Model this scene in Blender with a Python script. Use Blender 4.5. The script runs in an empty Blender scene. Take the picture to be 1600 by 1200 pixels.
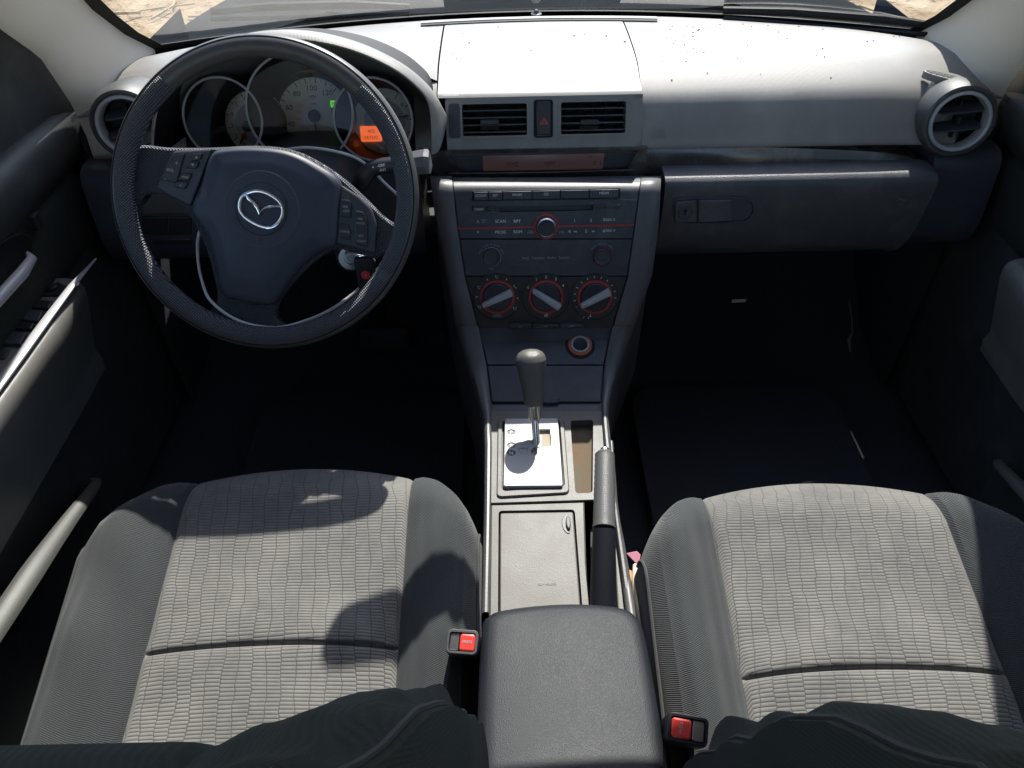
import bpy, bmesh, math, random
from mathutils import Vector, Matrix
random.seed(7)
sc = bpy.context.scene
R = math.radians
COL = sc.collection

# ------------------------------------------------------------------ camera
W_, H_, F_ = 1600.0, 1200.0, 1200.0
CAMP = Vector((-.054, -.863, 1.15)); PITCH = R(42); ROLL = R(1.2)
_f = Vector((0, math.cos(PITCH), -math.sin(PITCH)))
_r0 = Vector((1, 0, 0)); _u0 = Vector((0, math.sin(PITCH), math.cos(PITCH)))
_r = _r0*math.cos(ROLL) - _u0*math.sin(ROLL)
_u = _u0*math.cos(ROLL) + _r0*math.sin(ROLL)
cd = bpy.data.cameras.new('camera'); cam = bpy.data.objects.new('camera', cd); COL.objects.link(cam)
cd.sensor_width = 36; cd.lens = 36*F_/W_; cd.clip_start = .02; cd.clip_end = 600
m = Matrix((_r, _u, -_f)).transposed().to_4x4(); m.translation = CAMP
cam.matrix_world = m
sc.camera = cam

# ------------------------------------------------------------------ sky, sun, exposure
SUN_EL, SUN_AZ = R(50), R(12)          # azimuth from +Y towards +X
w = bpy.data.worlds.new("World"); sc.world = w; w.use_nodes = True
nt = w.node_tree; bg = nt.nodes['Background']
sky = nt.nodes.new('ShaderNodeTexSky'); sky.sky_type = 'NISHITA'; sky.sun_disc = False
sky.sun_elevation = SUN_EL; sky.sun_rotation = SUN_AZ
nt.links.new(sky.outputs[0], bg.inputs[0]); bg.inputs[1].default_value = .15
sl = bpy.data.lights.new('sun', 'SUN'); sl.energy = 3.6; sl.angle = R(.55); sl.color = (1, .955, .89)
so = bpy.data.objects.new('sun', sl); COL.objects.link(so)
SD = Vector((math.sin(SUN_AZ)*math.cos(SUN_EL), math.cos(SUN_AZ)*math.cos(SUN_EL), math.sin(SUN_EL)))
so.rotation_euler = SD.to_track_quat('Z', 'Y').to_euler(); so.location = SD*5
sc.view_settings.view_transform = 'Standard'; sc.view_settings.look = 'None'
sc.view_settings.gamma = 1; sc.view_settings.exposure = 1.4

# ------------------------------------------------------------------ measuring helpers
def ray(px, py): return _f + _r*((px-W_/2)/F_) - _u*((py-H_/2)/F_)
def UD(px, py, d): return CAMP + ray(px, py)*d
def UY(px, py, y): q = ray(px, py); return CAMP + q*((y-CAMP.y)/q.y)
def UZ(px, py, z): q = ray(px, py); return CAMP + q*((z-CAMP.z)/q.z)
def UX(px, py, x): q = ray(px, py); return CAMP + q*((x-CAMP.x)/q.x)

class Fr:                                  # a flat working frame: origin, right, up, outward normal
    def __init__(s, o, u, v):
        s.o = Vector(o); s.u = Vector(u).normalized(); v = Vector(v)
        s.v = (v - s.u*v.dot(s.u)).normalized(); s.n = s.u.cross(s.v).normalized()
    def P(s, a, b, h=0): return s.o + s.u*a + s.v*b + s.n*h
    def px(s, x, y, h=0):
        q = ray(x, y); t = (s.o + s.n*h - CAMP).dot(s.n)/q.dot(s.n)
        p = CAMP + q*t - s.o
        return (p.dot(s.u), p.dot(s.v))
    def pl(s, pts, h=0): return [s.px(x, y, h) for x, y in pts]

def rootloc(o):
    while o is not None and o.parent is not None: o = o.parent
    return o.location.copy() if o is not None else Vector((0, 0, 0))

class MB:
    def __init__(s): s.v = []; s.f = []; s.flat = set()
    def add(s, vs, fs, flat=False):
        n = len(s.v)
        if flat: s.flat.update(range(len(s.f), len(s.f)+len(fs)))
        s.v += [Vector(p) for p in vs]; s.f += [tuple(i+n for i in f) for f in fs]; return s
    def grid(s, rows, cu=False, cv=False):
        n, m_ = len(rows), len(rows[0]); fs = []
        for i in range(n if cu else n-1):
            for j in range(m_ if cv else m_-1):
                a, b = i, (i+1) % n; c, d = j, (j+1) % m_
                fs.append((a*m_+c, a*m_+d, b*m_+d, b*m_+c))
        return s.add([p for r in rows for p in r], fs)
    def ngon(s, pts): return s.add(pts, [tuple(range(len(pts)))])
    def box(s, fr, a0, a1, b0, b1, h0, h1):
        P = fr.P
        return s.add([P(a0,b0,h0),P(a1,b0,h0),P(a1,b1,h0),P(a0,b1,h0),P(a0,b0,h1),P(a1,b0,h1),P(a1,b1,h1),P(a0,b1,h1)],
            [(0,3,2,1),(4,5,6,7),(0,1,5,4),(1,2,6,5),(2,3,7,6),(3,0,4,7)])
    def plate(s, fr, pts, h0, h1, bev=.001, back=False):
        pts = ccw(pts); i1 = inset(pts, bev*.3); i2 = inset(pts, bev)
        rows = [[fr.P(a,b,h0) for a,b in pts], [fr.P(a,b,h1-bev) for a,b in pts],
                [fr.P(a,b,h1-bev*.3) for a,b in i1], [fr.P(a,b,h1) for a,b in i2]]
        s.grid(rows, cv=True); s.ngon([fr.P(a,b,h1) for a,b in i2])
        if back: s.ngon([fr.P(a,b,h0) for a,b in reversed(pts)])
        return s
    def dome(s, fr, pts, prof, c=None):     # prof: (scale, height) from rim to centre
        pts = ccw(pts)
        if c is None: c = (sum(p[0] for p in pts)/len(pts), sum(p[1] for p in pts)/len(pts))
        rows = [[fr.P(c[0]+(a-c[0])*k, c[1]+(b-c[1])*k, h) for a,b in pts] for k, h in prof]
        s.grid(rows, cv=True); s.ngon(rows[-1]); return s
    def lathe(s, fr, prof, n=48, c=(0,0), cap0=False, cap1=True, sx=1, sy=1):
        rows = [[fr.P(c[0]+r*sx*math.cos(t*2*math.pi/n), c[1]+r*sy*math.sin(t*2*math.pi/n), h) for t in range(n)] for r, h in prof]
        s.grid(rows, cv=True)
        if cap1: s.ngon(rows[-1])
        if cap0: s.ngon(rows[0][::-1])
        return s
    def tube(s, pts, r, n=10, closed=False, cap=True, flat=1.0, up=None):
        pts = [Vector(p) for p in pts]; rows = []; N = len(pts)
        prev = None
        for i, p in enumerate(pts):
            t = (pts[(i+1) % N]-pts[i-1]) if closed else (pts[min(i+1,N-1)]-pts[max(i-1,0)])
            t.normalize()
            if up is not None: a = (Vector(up) - t*Vector(up).dot(t)).normalized()
            else:
                a = prev - t*prev.dot(t) if prev is not None else t.orthogonal(); a.normalize()
            prev = a; b = t.cross(a); rr = r[i] if isinstance(r, (list, tuple)) else r
            rows.append([p + a*math.cos(k*2*math.pi/n)*rr*flat + b*math.sin(k*2*math.pi/n)*rr for k in range(n)])
        s.grid(rows, cu=closed, cv=True)
        if cap and not closed: s.ngon(rows[0][::-1]); s.ngon(rows[-1])
        return s
    def build(s, name, mat, parent=None, label=None, sharp=38, kind=None):
        me = bpy.data.meshes.new(name); L = rootloc(parent)
        me.from_pydata([tuple(p-L) for p in s.v], [], s.f)
        bm = bmesh.new(); bm.from_mesh(me)
        for i, f in enumerate(bm.faces): f.smooth = not (i in s.flat or len(f.verts) > 4)
        bmesh.ops.remove_doubles(bm, verts=bm.verts, dist=1e-6)
        bmesh.ops.recalc_face_normals(bm, faces=bm.faces)
        for e in bm.edges:
            if len(e.link_faces) == 2 and e.calc_face_angle(0) > R(sharp): e.smooth = False
        bm.to_mesh(me); bm.free(); me.materials.append(mat)
        o = bpy.data.objects.new(name, me); COL.objects.link(o)
        if parent is not None: o.parent = parent
        if label: o['label'] = label
        if kind: o['kind'] = kind
        return o

def area(p): return sum(p[i-1][0]*p[i][1]-p[i][0]*p[i-1][1] for i in range(len(p)))/2
def ccw(p): return list(p) if area(p) > 0 else list(reversed(p))
def inset(pts, d):
    out = []; n = len(pts)
    for i in range(n):
        a, b, c = Vector(pts[i-1]), Vector(pts[i]), Vector(pts[(i+1) % n])
        e1 = (b-a); e2 = (c-b)
        if e1.length < 1e-9 or e2.length < 1e-9: out.append(tuple(b)); continue
        e1.normalize(); e2.normalize()
        n1 = Vector((-e1.y, e1.x)); n2 = Vector((-e2.y, e2.x)); q = n1+n2
        if q.length < .3: q = n1
        q.normalize(); k = max(.45, q.dot(n1))
        out.append(tuple(b + q*(d/k)))
    return out
def smooth(pts, n=5, closed=True):          # Catmull-Rom through the points
    out = []; N = len(pts); V = [Vector(p) for p in pts]
    for i in range(N if closed else N-1):
        p0 = V[i-1] if closed or i > 0 else V[i]; p1 = V[i]; p2 = V[(i+1) % N]
        p3 = V[(i+2) % N] if closed or i+2 < N else V[i+1]
        for k in range(n):
            t = k/n
            out.append(.5*((2*p1)+(p2-p0)*t+(2*p0-5*p1+4*p2-p3)*t*t+(3*p1-p0-3*p2+p3)*t**3))
    if not closed: out.append(V[-1])
    return [tuple(p) for p in out]
def rr(cx, cy, w_, h_, r, n=4, rot=0):
    out = []; r = min(r, w_/2-1e-5, h_/2-1e-5)
    for sx, sy, a0 in ((1,1,0),(-1,1,90),(-1,-1,180),(1,-1,270)):
        for k in range(n+1):
            a = R(a0+90*k/n); out.append((sx*(w_/2-r)+r*math.cos(a), sy*(h_/2-r)+r*math.sin(a)))
    c, s_ = math.cos(rot), math.sin(rot)
    return [(cx+x*c-y*s_, cy+x*s_+y*c) for x, y in out]
def rpoly(pts, r=.003, n=4):                # round the corners of a polygon
    pts = ccw(pts); out = []; N = len(pts)
    for i in range(N):
        a, b, c = Vector(pts[i-1]), Vector(pts[i]), Vector(pts[(i+1) % N])
        d1 = min(r, (a-b).length*.45); d2 = min(r, (c-b).length*.45)
        p, q = b+(a-b).normalized()*d1, b+(c-b).normalized()*d2
        for k in range(n+1):
            t = k/n; out.append(tuple(p*(1-t)**2 + b*2*t*(1-t) + q*t*t))
    return out
def lerp(a, b, t): return a+(b-a)*t
def interp(tab, x):
    if x <= tab[0][0]: return tab[0][1]
    for (a, p), (b, q) in zip(tab, tab[1:]):
        if x <= b: return lerp(p, q, (x-a)/(b-a))
    return tab[-1][1]
sinterp_l = interp
def sinterp(tab, x):
    if x <= tab[0][0]: return tab[0][1]
    for (a, p), (b, q) in zip(tab, tab[1:]):
        if x <= b:
            t = (x-a)/(b-a); t = t*t*(3-2*t); return lerp(p, q, t)
    return tab[-1][1]

def thing(name, label, cat, loc=(0,0,0), group=None):
    o = bpy.data.objects.new(name, None); COL.objects.link(o); o.location = loc
    o.empty_display_size = .05
    o['label'] = label; o['category'] = cat
    if group: o['group'] = group
    return o
def tag(o, label, cat, group=None):
    o['label'] = label; o['category'] = cat
    if group: o['group'] = group
    return o

TEXTS = []
def text(s_, fr, a, b, size, mat, parent, h=0.0004, rot=0, align='CENTER', name='lettering', sx=1.0, bold=0.0):
    cu = bpy.data.curves.new('t', 'FONT'); cu.body = s_; cu.size = size; cu.extrude = .00012
    cu.offset = bold*size
    cu.align_x = align; cu.align_y = 'CENTER'; cu.resolution_u = 2
    o = bpy.data.objects.new('t', cu); COL.objects.link(o)
    c, s2 = math.cos(rot), math.sin(rot)
    u = fr.u*c + fr.v*s2; v = -fr.u*s2 + fr.v*c
    M = Matrix((u*sx, v, fr.n)).transposed().to_4x4(); M.translation = fr.P(a, b, h)
    TEXTS.append((o, M, mat, parent, name))
def flush_text():
    dg = bpy.context.evaluated_depsgraph_get(); dg.update()
    for o, M, mat, parent, name in TEXTS:
        me = bpy.data.meshes.new_from_object(o.evaluated_get(dg))
        L = rootloc(parent); me.transform(Matrix.Translation(-L) @ M)
        me.materials.clear(); me.materials.append(mat)
        q = bpy.data.objects.new(name, me); COL.objects.link(q); q.parent = parent
        cu = o.data; bpy.data.objects.remove(o); bpy.data.curves.remove(cu)

# ------------------------------------------------------------------ materials
class NM:
    def __init__(s, name):
        s.m = bpy.data.materials.new(name); s.m.use_nodes = True; s.t = s.m.node_tree
        s.b = s.t.nodes['Principled BSDF']; s.out = s.t.nodes['Material Output']
        s.co = None
    def N(s, t, **kw):
        n = s.t.nodes.new(t)
        for k, v in kw.items(): setattr(n, k, v)
        return n
    def L(s, a, b): s.t.links.new(a, b)
    def obj(s):
        if s.co is None: s.co = s.N('ShaderNodeTexCoord').outputs['Object']
        return s.co
    def M(s, op, a, b=None, c=None):
        n = s.N('ShaderNodeMath', operation=op)
        for i, x in enumerate((a, b, c)):
            if x is None: continue
            if isinstance(x, (int, float)): n.inputs[i].default_value = x
            else: s.L(x, n.inputs[i])
        return n.outputs[0]
    def noise(s, scale, detail=3, rough=.5, vec=None, dist=0):
        n = s.N('ShaderNodeTexNoise'); n.inputs['Scale'].default_value = scale
        n.inputs['Detail'].default_value = detail; n.inputs['Roughness'].default_value = rough
        n.inputs['Distortion'].default_value = dist
        s.L(vec if vec is not None else s.obj(), n.inputs['Vector']); return n.outputs['Fac']
    def vor(s, scale, feature='F1', vec=None):
        n = s.N('ShaderNodeTexVoronoi', feature=feature); n.inputs['Scale'].default_value = scale
        s.L(vec if vec is not None else s.obj(), n.inputs['Vector']); return n.outputs['Distance']
    def ramp(s, f, stops):
        n = s.N('ShaderNodeValToRGB'); e = n.color_ramp.elements
        for i, (p, c) in enumerate(stops):
            q = e[i] if i < 2 else e.new(p); q.position = p
            q.color = (c, c, c, 1) if isinstance(c, (int, float)) else (*c, 1)
        s.L(f, n.inputs[0]); return n.outputs[0]
    def mix(s, f, a, b):
        n = s.N('ShaderNodeMix', data_type='RGBA')
        for i, x in ((0, f), (6, a), (7, b)):
            if isinstance(x, (int, float)): n.inputs[i].default_value = x if i == 0 else (x, x, x, 1)
            elif isinstance(x, tuple): n.inputs[i].default_value = (*x, 1)
            else: s.L(x, n.inputs[i])
        return n.outputs[2]
    def bump(s, h, strength=.5, dist=.0005, prev=None):
        n = s.N('ShaderNodeBump'); n.inputs['Strength'].default_value = strength
        n.inputs['Distance'].default_value = dist; s.L(h, n.inputs['Height'])
        if prev is not None: s.L(prev, n.inputs['Normal'])
        return n.outputs[0]
    def set(s, base=None, rough=None, metal=None, spec=None, normal=None, **kw):
        for k, x in (('Base Color', base), ('Roughness', rough), ('Metallic', metal), ('Specular IOR Level', spec), ('Normal', normal)):
            if x is None: continue
            if isinstance(x, tuple): s.b.inputs[k].default_value = (*x, 1)
            elif isinstance(x, (int, float)): s.b.inputs[k].default_value = x
            else: s.L(x, s.b.inputs[k])
        for k, x in kw.items():
            k = k.replace('_', ' ')
            s.b.inputs[k].default_value = (*x, 1) if isinstance(x, tuple) else x
        return s

def plastic(name, col, rough=.45, grain=900, gs=.25, spec=.5, dust=.0, dustcol=(.42,.40,.37), big=.15, gd=.0004):
    m = NM(name)
    n1 = m.noise(7, 4, .6); n2 = m.noise(60, 3, .6)
    base = m.mix(m.M('MULTIPLY', n1, big*2), col, tuple(c*.65 for c in col))
    r = m.M('ADD', m.M('MULTIPLY', m.M('SUBTRACT', n1, .5), .18), rough)
    if dust > 0:
        v = m.vor(170); sp = m.M('LESS_THAN', v, m.M('MULTIPLY', m.M('SUBTRACT', m.noise(33, 2), .48), .42))
        sm = m.M('MULTIPLY', m.ramp(m.noise(16, 5, .7, dist=.6), [(.48, 0), (.72, 1)]), .35)
        fac = m.M('MULTIPLY', m.M('MAXIMUM', m.M('MULTIPLY', sp, .8), sm), dust)
        base = m.mix(fac, base, dustcol); r = m.M('ADD', r, m.M('MULTIPLY', fac, .25))
    v1 = m.vor(grain); nrm = m.bump(v1, gs, gd)
    return m.set(base, r, 0, spec, nrm).m

def weave(name, col, scale, rough=.5, spec=.5, gs=.5, dust=.5):
    m = NM(name); sep = m.N('ShaderNodeSeparateXYZ'); m.L(m.obj(), sep.inputs[0])
    x, y, z = sep.outputs; q = m.M('ADD', m.M('MULTIPLY', y, .8), z)
    a = m.M('SINE', m.M('MULTIPLY', m.M('ADD', x, q), scale)); b = m.M('SINE', m.M('MULTIPLY', m.M('SUBTRACT', x, q), scale))
    h = m.M('MULTIPLY', a, b)
    n1 = m.noise(9, 5, .65); sp = m.M('LESS_THAN', m.vor(120), m.M('MULTIPLY', m.M('SUBTRACT', m.noise(14, 2), .54), .55))
    base = m.mix(n1, tuple(c*.8 for c in col), tuple(c*1.2 for c in col))
    base = m.mix(m.M('MULTIPLY', m.ramp(n1, [(.5, 0), (.75, 1)]), dust*.5), base, (.35,.33,.31))
    base = m.mix(m.M('MULTIPLY', sp, dust), base, (.03,.03,.03))
    r = m.M('ADD', rough-.08, m.M('MULTIPLY', n1, .16))
    return m.set(base, r, 0, spec, m.bump(h, gs, .0004)).m

def cloth_insert(name, sgn=1):
    m = NM(name); sep = m.N('ShaderNodeSeparateXYZ'); m.L(m.obj(), sep.inputs[0]); x, y, z = sep.outputs
    y2 = m.M('SUBTRACT', y, m.M('MULTIPLY', z, 1.0))
    wob = m.M('MULTIPLY', m.M('SUBTRACT', m.noise(30, 3, .6), .5), .011)
    lean = m.M('MULTIPLY', m.M('SINE', m.M('ADD', m.M('MULTIPLY', y2, 95), m.M('MULTIPLY', x, 60))), .0013)
    xx = m.M('ADD', m.M('ADD', m.M('ADD', x, wob), lean), m.M('MULTIPLY', y2, .13*sgn))
    c = m.M('DIVIDE', xx, .0172); col = m.M('FLOOR', c); fr = m.M('FRACT', c)
    rnd = m.M('FRACT', m.M('MULTIPLY', m.M('SINE', m.M('MULTIPLY', col, 12.9898)), 43.7585))
    ph = m.M('ADD', m.M('DIVIDE', y2, .0033), rnd)
    rib = m.M('ABSOLUTE', m.M('SINE', m.M('MULTIPLY', ph, math.pi)))
    edge = m.M('MINIMUM', fr, m.M('SUBTRACT', 1.0, fr))
    ed = m.ramp(m.M('MULTIPLY', edge, 5.0), [(0.0, .1), (.35, 1)])
    h = m.M('MULTIPLY', m.M('POWER', rib, .55), ed)
    st = m.noise(11, 5, .65); st2 = m.noise(60, 3, .6)
    fine = m.noise(1500, 2)
    light = m.mix(m.ramp(st, [(.36, 0), (.66, 1)]), (.135,.130,.123), (.205,.196,.184))
    light = m.mix(m.ramp(st2, [(.5, 0), (.8, .6)]), light, (.225,.215,.20))
    light = m.mix(m.M('MULTIPLY', fine, .45), light, (.10,.10,.10))
    base = m.mix(m.ramp(h, [(.05, 0), (.6, 1)]), (.075,.073,.072), light)
    return m.set(base, .92, 0, .15, m.bump(h, .7, .001), Sheen_Weight=.1).m

def twill(name, col, sgn=1, scale=2500, lo=.55, hi=1.35, bs=.6, sheen=.2):
    m = NM(name); sep = m.N('ShaderNodeSeparateXYZ'); m.L(m.obj(), sep.inputs[0]); x, y, z = sep.outputs
    d = m.M('ADD', m.M('MULTIPLY', x, .55*sgn), m.M('ADD', y, m.M('MULTIPLY', z, .9)))
    d = m.M('ADD', d, m.M('MULTIPLY', m.noise(18, 2), .010))
    s_ = m.M('SINE', m.M('MULTIPLY', d, scale)); n = m.noise(900, 2); n0 = m.noise(9, 4, .6)
    h = m.M('ADD', m.M('MULTIPLY', s_, .5), n)
    lint = m.M('LESS_THAN', m.vor(260), .07)
    base = m.mix(m.ramp(h, [(.2, 0), (1.0, 1)]), tuple(c*lo for c in col), tuple(c*hi for c in col))
    base = m.mix(m.M('MULTIPLY', n0, .5), base, tuple(c*.8 for c in col))
    base = m.mix(m.M('MULTIPLY', lint, .3), base, (.3,.3,.28))
    return m.set(base, .92, 0, .2, m.bump(h, bs, .0008), Sheen_Weight=sheen).m

def metal(name, col, rough=.25, bump=0, scale=300):
    m = NM(name); n = m.noise(scale, 2); r = m.M('ADD', rough-.05, m.M('MULTIPLY', n, .1))
    m.set(col, r, 1.0)
    if bump: m.set(normal=m.bump(n, bump, .0003))
    return m.m
def plain(name, col, rough=.5, spec=.5, emit=None, es=1.0):
    m = NM(name); n = m.noise(80, 3)
    m.set(m.mix(m.M('MULTIPLY', n, .35), col, tuple(c*.7 for c in col)), rough, 0, spec)
    if emit: m.b.inputs['Emission Color'].default_value = (*emit, 1); m.b.inputs['Emission Strength'].default_value = es
    return m.m
def perforated(name, col, pitch=.0056):
    m = NM(name); sep = m.N('ShaderNodeSeparateXYZ'); m.L(m.obj(), sep.inputs[0]); x, y, z = sep.outputs
    q = m.M('ADD', z, m.M('MULTIPLY', y, .4)); k = 2*math.pi/pitch
    h = m.M('MULTIPLY', m.M('SINE', m.M('MULTIPLY', m.M('ADD', x, q), k/1.41)), m.M('SINE', m.M('MULTIPLY', m.M('SUBTRACT', x, q), k/1.41)))
    f = m.ramp(m.M('ABSOLUTE', h), [(.25, 0), (.6, 1)])
    base = m.mix(f, tuple(c*.25 for c in col), tuple(c*1.9 for c in col))
    return m.set(base, .42, 0, .55, m.bump(m.M('ABSOLUTE', h), 1.0, .0012)).m
def glass(name, tint=(.86,.9,.88), rough=0.0, gloss=1.0):
    m = NM(name); t = m.t; t.nodes.remove(m.b)
    tr = m.N('ShaderNodeBsdfTransparent'); tr.inputs[0].default_value = (*tint, 1)
    gl = m.N('ShaderNodeBsdfGlossy'); gl.inputs['Roughness'].default_value = rough
    fz = m.N('ShaderNodeFresnel'); fz.inputs[0].default_value = 1.45
    mx = m.N('ShaderNodeMixShader'); m.L(m.M('MULTIPLY', fz.outputs[0], gloss), mx.inputs[0])
    m.L(tr.outputs[0], mx.inputs[1]); m.L(gl.outputs[0], mx.inputs[2]); m.L(mx.outputs[0], m.out.inputs[0])
    return m.m

M = {}
M['dash'] = weave('dash_pad_vinyl', (.19,.180,.168), 1700, .46, .6, .35)  # pad colour lightened to stand in for light bounced off the seats
M['dash_c'] = plastic('dash_centre_plastic', (.21,.204,.194), .46, 1300, .18, .55, dust=.5)
M['pod'] = plastic('vent_pod_shaded', (.062,.062,.062), .5, 1000, .4, .5)  # pod colour darkened to stand in for shade from the pillar
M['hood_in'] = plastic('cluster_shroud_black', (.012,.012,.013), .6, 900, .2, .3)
M['panel'] = plastic('radio_panel_plastic', (.040,.044,.056), .40, 1100, .12, .5, dust=.3)
M['panel2'] = plastic('dark_lower_plastic', (.036,.041,.055), .48, 900, .25, .5, dust=.15)
M['rail'] = plastic('grey_rail_plastic', (.085,.085,.090), .42, 900, .3, .55, dust=.3)
M['glovebox'] = plastic('glove_box_plastic', (.055,.058,.068), .45, 650, .6, .55, dust=.25, gd=.0006)
M['gloss'] = plastic('gloss_trim', (.035,.030,.032), .16, 300, .02, .6, dust=.6)
M['console'] = plastic('console_plastic', (.095,.092,.088), .5, 800, .4, .5, dust=.7, dustcol=(.22,.17,.12))
M['console_d'] = plastic('console_dark_plastic', (.045,.047,.054), .45, 800, .3, .5, dust=.3)
M['silver'] = plastic('silver_gate_plastic', (.32,.33,.345), .40, 1500, .05, .5)
M['arm'] = plastic('armrest_vinyl', (.011,.013,.018), .52, 1000, .45, .3, gd=.0005)
M['door'] = plastic('door_panel_plastic', (.040,.042,.042), .5, 700, .4, .45, dust=.15)
M['door_l'] = plastic('door_armrest_plastic', (.15,.145,.135), .42, 900, .3, .5, dust=.3)
M['lip'] = plastic('pocket_lip_plastic', (.060,.062,.058), .5, 900, .3, .4)
M['pillar'] = plastic('pillar_trim_beige', (.64,.56,.46), .55, 500, .12, .4, big=.25)
M['liner'] = plastic('headliner_cloth', (.42,.40,.37), .95, 900, .5, .1)
M['carpet'] = plastic('black_carpet', (.05,.052,.06), .98, 500, .8, .05, gd=.003)
M['insert'] = cloth_insert('seat_insert_cloth', 1); M['insert2'] = cloth_insert('seat_insert_cloth_b', -1)
M['bolster'] = twill('seat_bolster_twill', (.044,.048,.051), 1); M['bolster2'] = twill('seat_bolster_twill_b', (.044,.048,.051), -1)
M['back'] = twill('backrest_twill', (.024,.028,.025), 1, 1900, .8, 1.15, .25, .03)
M['thread'] = plain('seam_thread', (.05,.05,.05), .9)
M['leather'] = plastic('wheel_leather', (.060,.058,.060), .42, 1000, .25, .5)
M['perf'] = perforated('wheel_perforated', (.046,.050,.064))
M['hub'] = plastic('wheel_hub_vinyl', (.030,.037,.056), .5, 1400, .25, .5)
M['button'] = plastic('button_black', (.018,.019,.023), .38, 1500, .1, .5)
M['chrome'] = metal('chrome', (.85,.85,.86), .12)
M['satin'] = metal('satin_silver', (.55,.56,.60), .32)
M['satin_p'] = plain('satin_grey_paint', (.38,.38,.40), .35)
M['grip'] = plastic('brake_grip_vinyl', (.10,.10,.098), .40, 700, .5, .6, gd=.0006)
M['knob'] = plastic('shift_knob_leather', (.12,.115,.105), .34, 900, .6, .6, gd=.0006)
M['white'] = plain('print_white', (.85,.85,.85), .6)
M['dimwhite'] = plain('print_grey', (.42,.43,.46), .6)
M['red'] = plain('red_trim', (.33,.035,.035), .4)
M['redb'] = plain('buckle_red', (.75,.06,.05), .3)
M['orange'] = plain('lighter_ring_orange', (.45,.10,.04), .4)
M['lcd'] = plain('radio_screen', (.085,.05,.05), .3, .5, (.10,.055,.055), .08)
M['ink'] = plain('screen_ink', (.012,.008,.010), .5)
M['dial'] = plain('dial_face', (.66,.63,.53), .6)
M['dial_in'] = plain('dial_inner', (.30,.31,.35), .5)
M['needle'] = plain('needle_red', (.42,.10,.08), .4)
M['olcd'] = plain('trip_screen', (.5,.10,.03), .4, .5, (1,.16,.03), .32)
M['oink'] = plain('trip_ink', (.25,.03,.01), .6)
M['green'] = plain('gear_lamp_green', (.1,.5,.05), .4, .5, (.18,.9,.05), .22)
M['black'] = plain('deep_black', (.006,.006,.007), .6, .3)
M['cable'] = plain('white_cable', (.55,.55,.56), .5)
M['glass'] = glass('windshield_glass', (.93,.95,.93), 0, .35)
M['tint'] = glass('door_glass', (.72,.78,.75), .0, .6)
M['lens'] = glass('clear_lens', (.92,.92,.92), 0, .45)
M['mirror'] = metal('mirror_silver', (.9,.9,.9), .03)
M['carpaint'] = plastic('hood_paint_black', (.010,.013,.015), .8, 300, .02, .04, dust=.05, dustcol=(.2,.19,.17))
M['rubber'] = plastic('black_rubber', (.012,.012,.012), .6, 400, .3, .3)
M['paper'] = plain('paper_label', (.42,.38,.30), .8)
M['scuff'] = plain('scuff_grey', (.16,.15,.14), .8)

# ================================================================== the place around the cabin
def gb(X): return .668 - .33*X*X              # windshield base line
def kind(o, k): o['kind'] = k; return o
# ground: one sheet of dirt
b = MB(); b.grid([[Vector((x, y, -.25 + .03*math.sin(x*1.3)*math.cos(y*.9))) for x in [-300,-60,-20]+[i*1.0 for i in range(-12,13)]+[20,60,300]] for y in [-300,-60,-20]+[i*1.0 for i in range(-12,19)]+[30,60,300]])
mm = NM('dirt_ground'); n = mm.noise(3.2, 8, .7); n2 = mm.noise(26, 5, .7)
base = mm.mix(mm.ramp(n, [(.35, 0), (.62, 1)]), (.30,.20,.11), (.52,.39,.25)); base = mm.mix(mm.ramp(n2, [(.55, 0), (.66, 1)]), base, (.13,.09,.055))
mm.set(base, .95, 0, .2, mm.bump(n2, .8, .03)); b.build('ground', mm.m, kind='structure')
# scattered twigs
tw = MB()
for i in range(140):
    x, y = random.uniform(-3, 4), random.uniform(2.2, 9); a = random.uniform(0, 3.14); l = random.uniform(.1, .45)
    tw.tube([(x, y, -.22), (x+math.cos(a)*l*.5, y+math.sin(a)*l*.5, -.21+random.uniform(0,.03)), (x+math.cos(a+.3)*l, y+math.sin(a+.3)*l, -.22)], random.uniform(.004,.012), 4)
tw.build('wood_chips', plain('dry_wood', (.42,.33,.22), .9), kind='stuff')

# cabin floor (carpet, firewall, tunnel sides)
b = MB()
ys = [-1.9,-1.2,-.6,-.3,0,.3,.5,.62,.74,.80]
def fz(y): return interp([(-1.9,.02),(.3,.02),(.55,.08),(.74,.30),(.80,.62)], y)
b.grid([[Vector((x, y, fz(y)+.006*math.sin(x*31+y*17))) for x in [i*.06-.78 for i in range(27)]] for y in ys])
b.build('cabin_floor', M['carpet'], kind='structure')
for s_, lab in ((-1, 'left'), (1, 'right')):
    b = MB(); b.grid([[Vector((s_*x, y, z)) for y in (.335,.36,.42,.6,.9)] for x, z in ((.745,.66),(.742,.45),(.738,.2),(.735,.0))]); b.grid([[Vector((s_*.745, .43, z)), Vector((s_*.85, .36, z)), Vector((s_*.85, -.95, z))] for z in (.0,.66)])
    tag(b.build('kick_panel', M['carpet']), 'black trim wall of the footwell at the %s end of the dashboard' % lab, 'kick panel')
# floor mats (driver, passenger) ribbed rubber/cloth
for sx, lab in ((-.36, 'black floor mat under the steering wheel'), (.40, 'black floor mat in front of the passenger seat')):
    b = MB(); f = Fr((sx, .02, .045), (1,0,0), (0,1,.02)); b.plate(f, rr(0, 0, .42, .62, .06), 0, .012, .003)
    tag(b.build('floor_mat', M['carpet']), lab, 'floor mat', 'floor mats')

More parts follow.
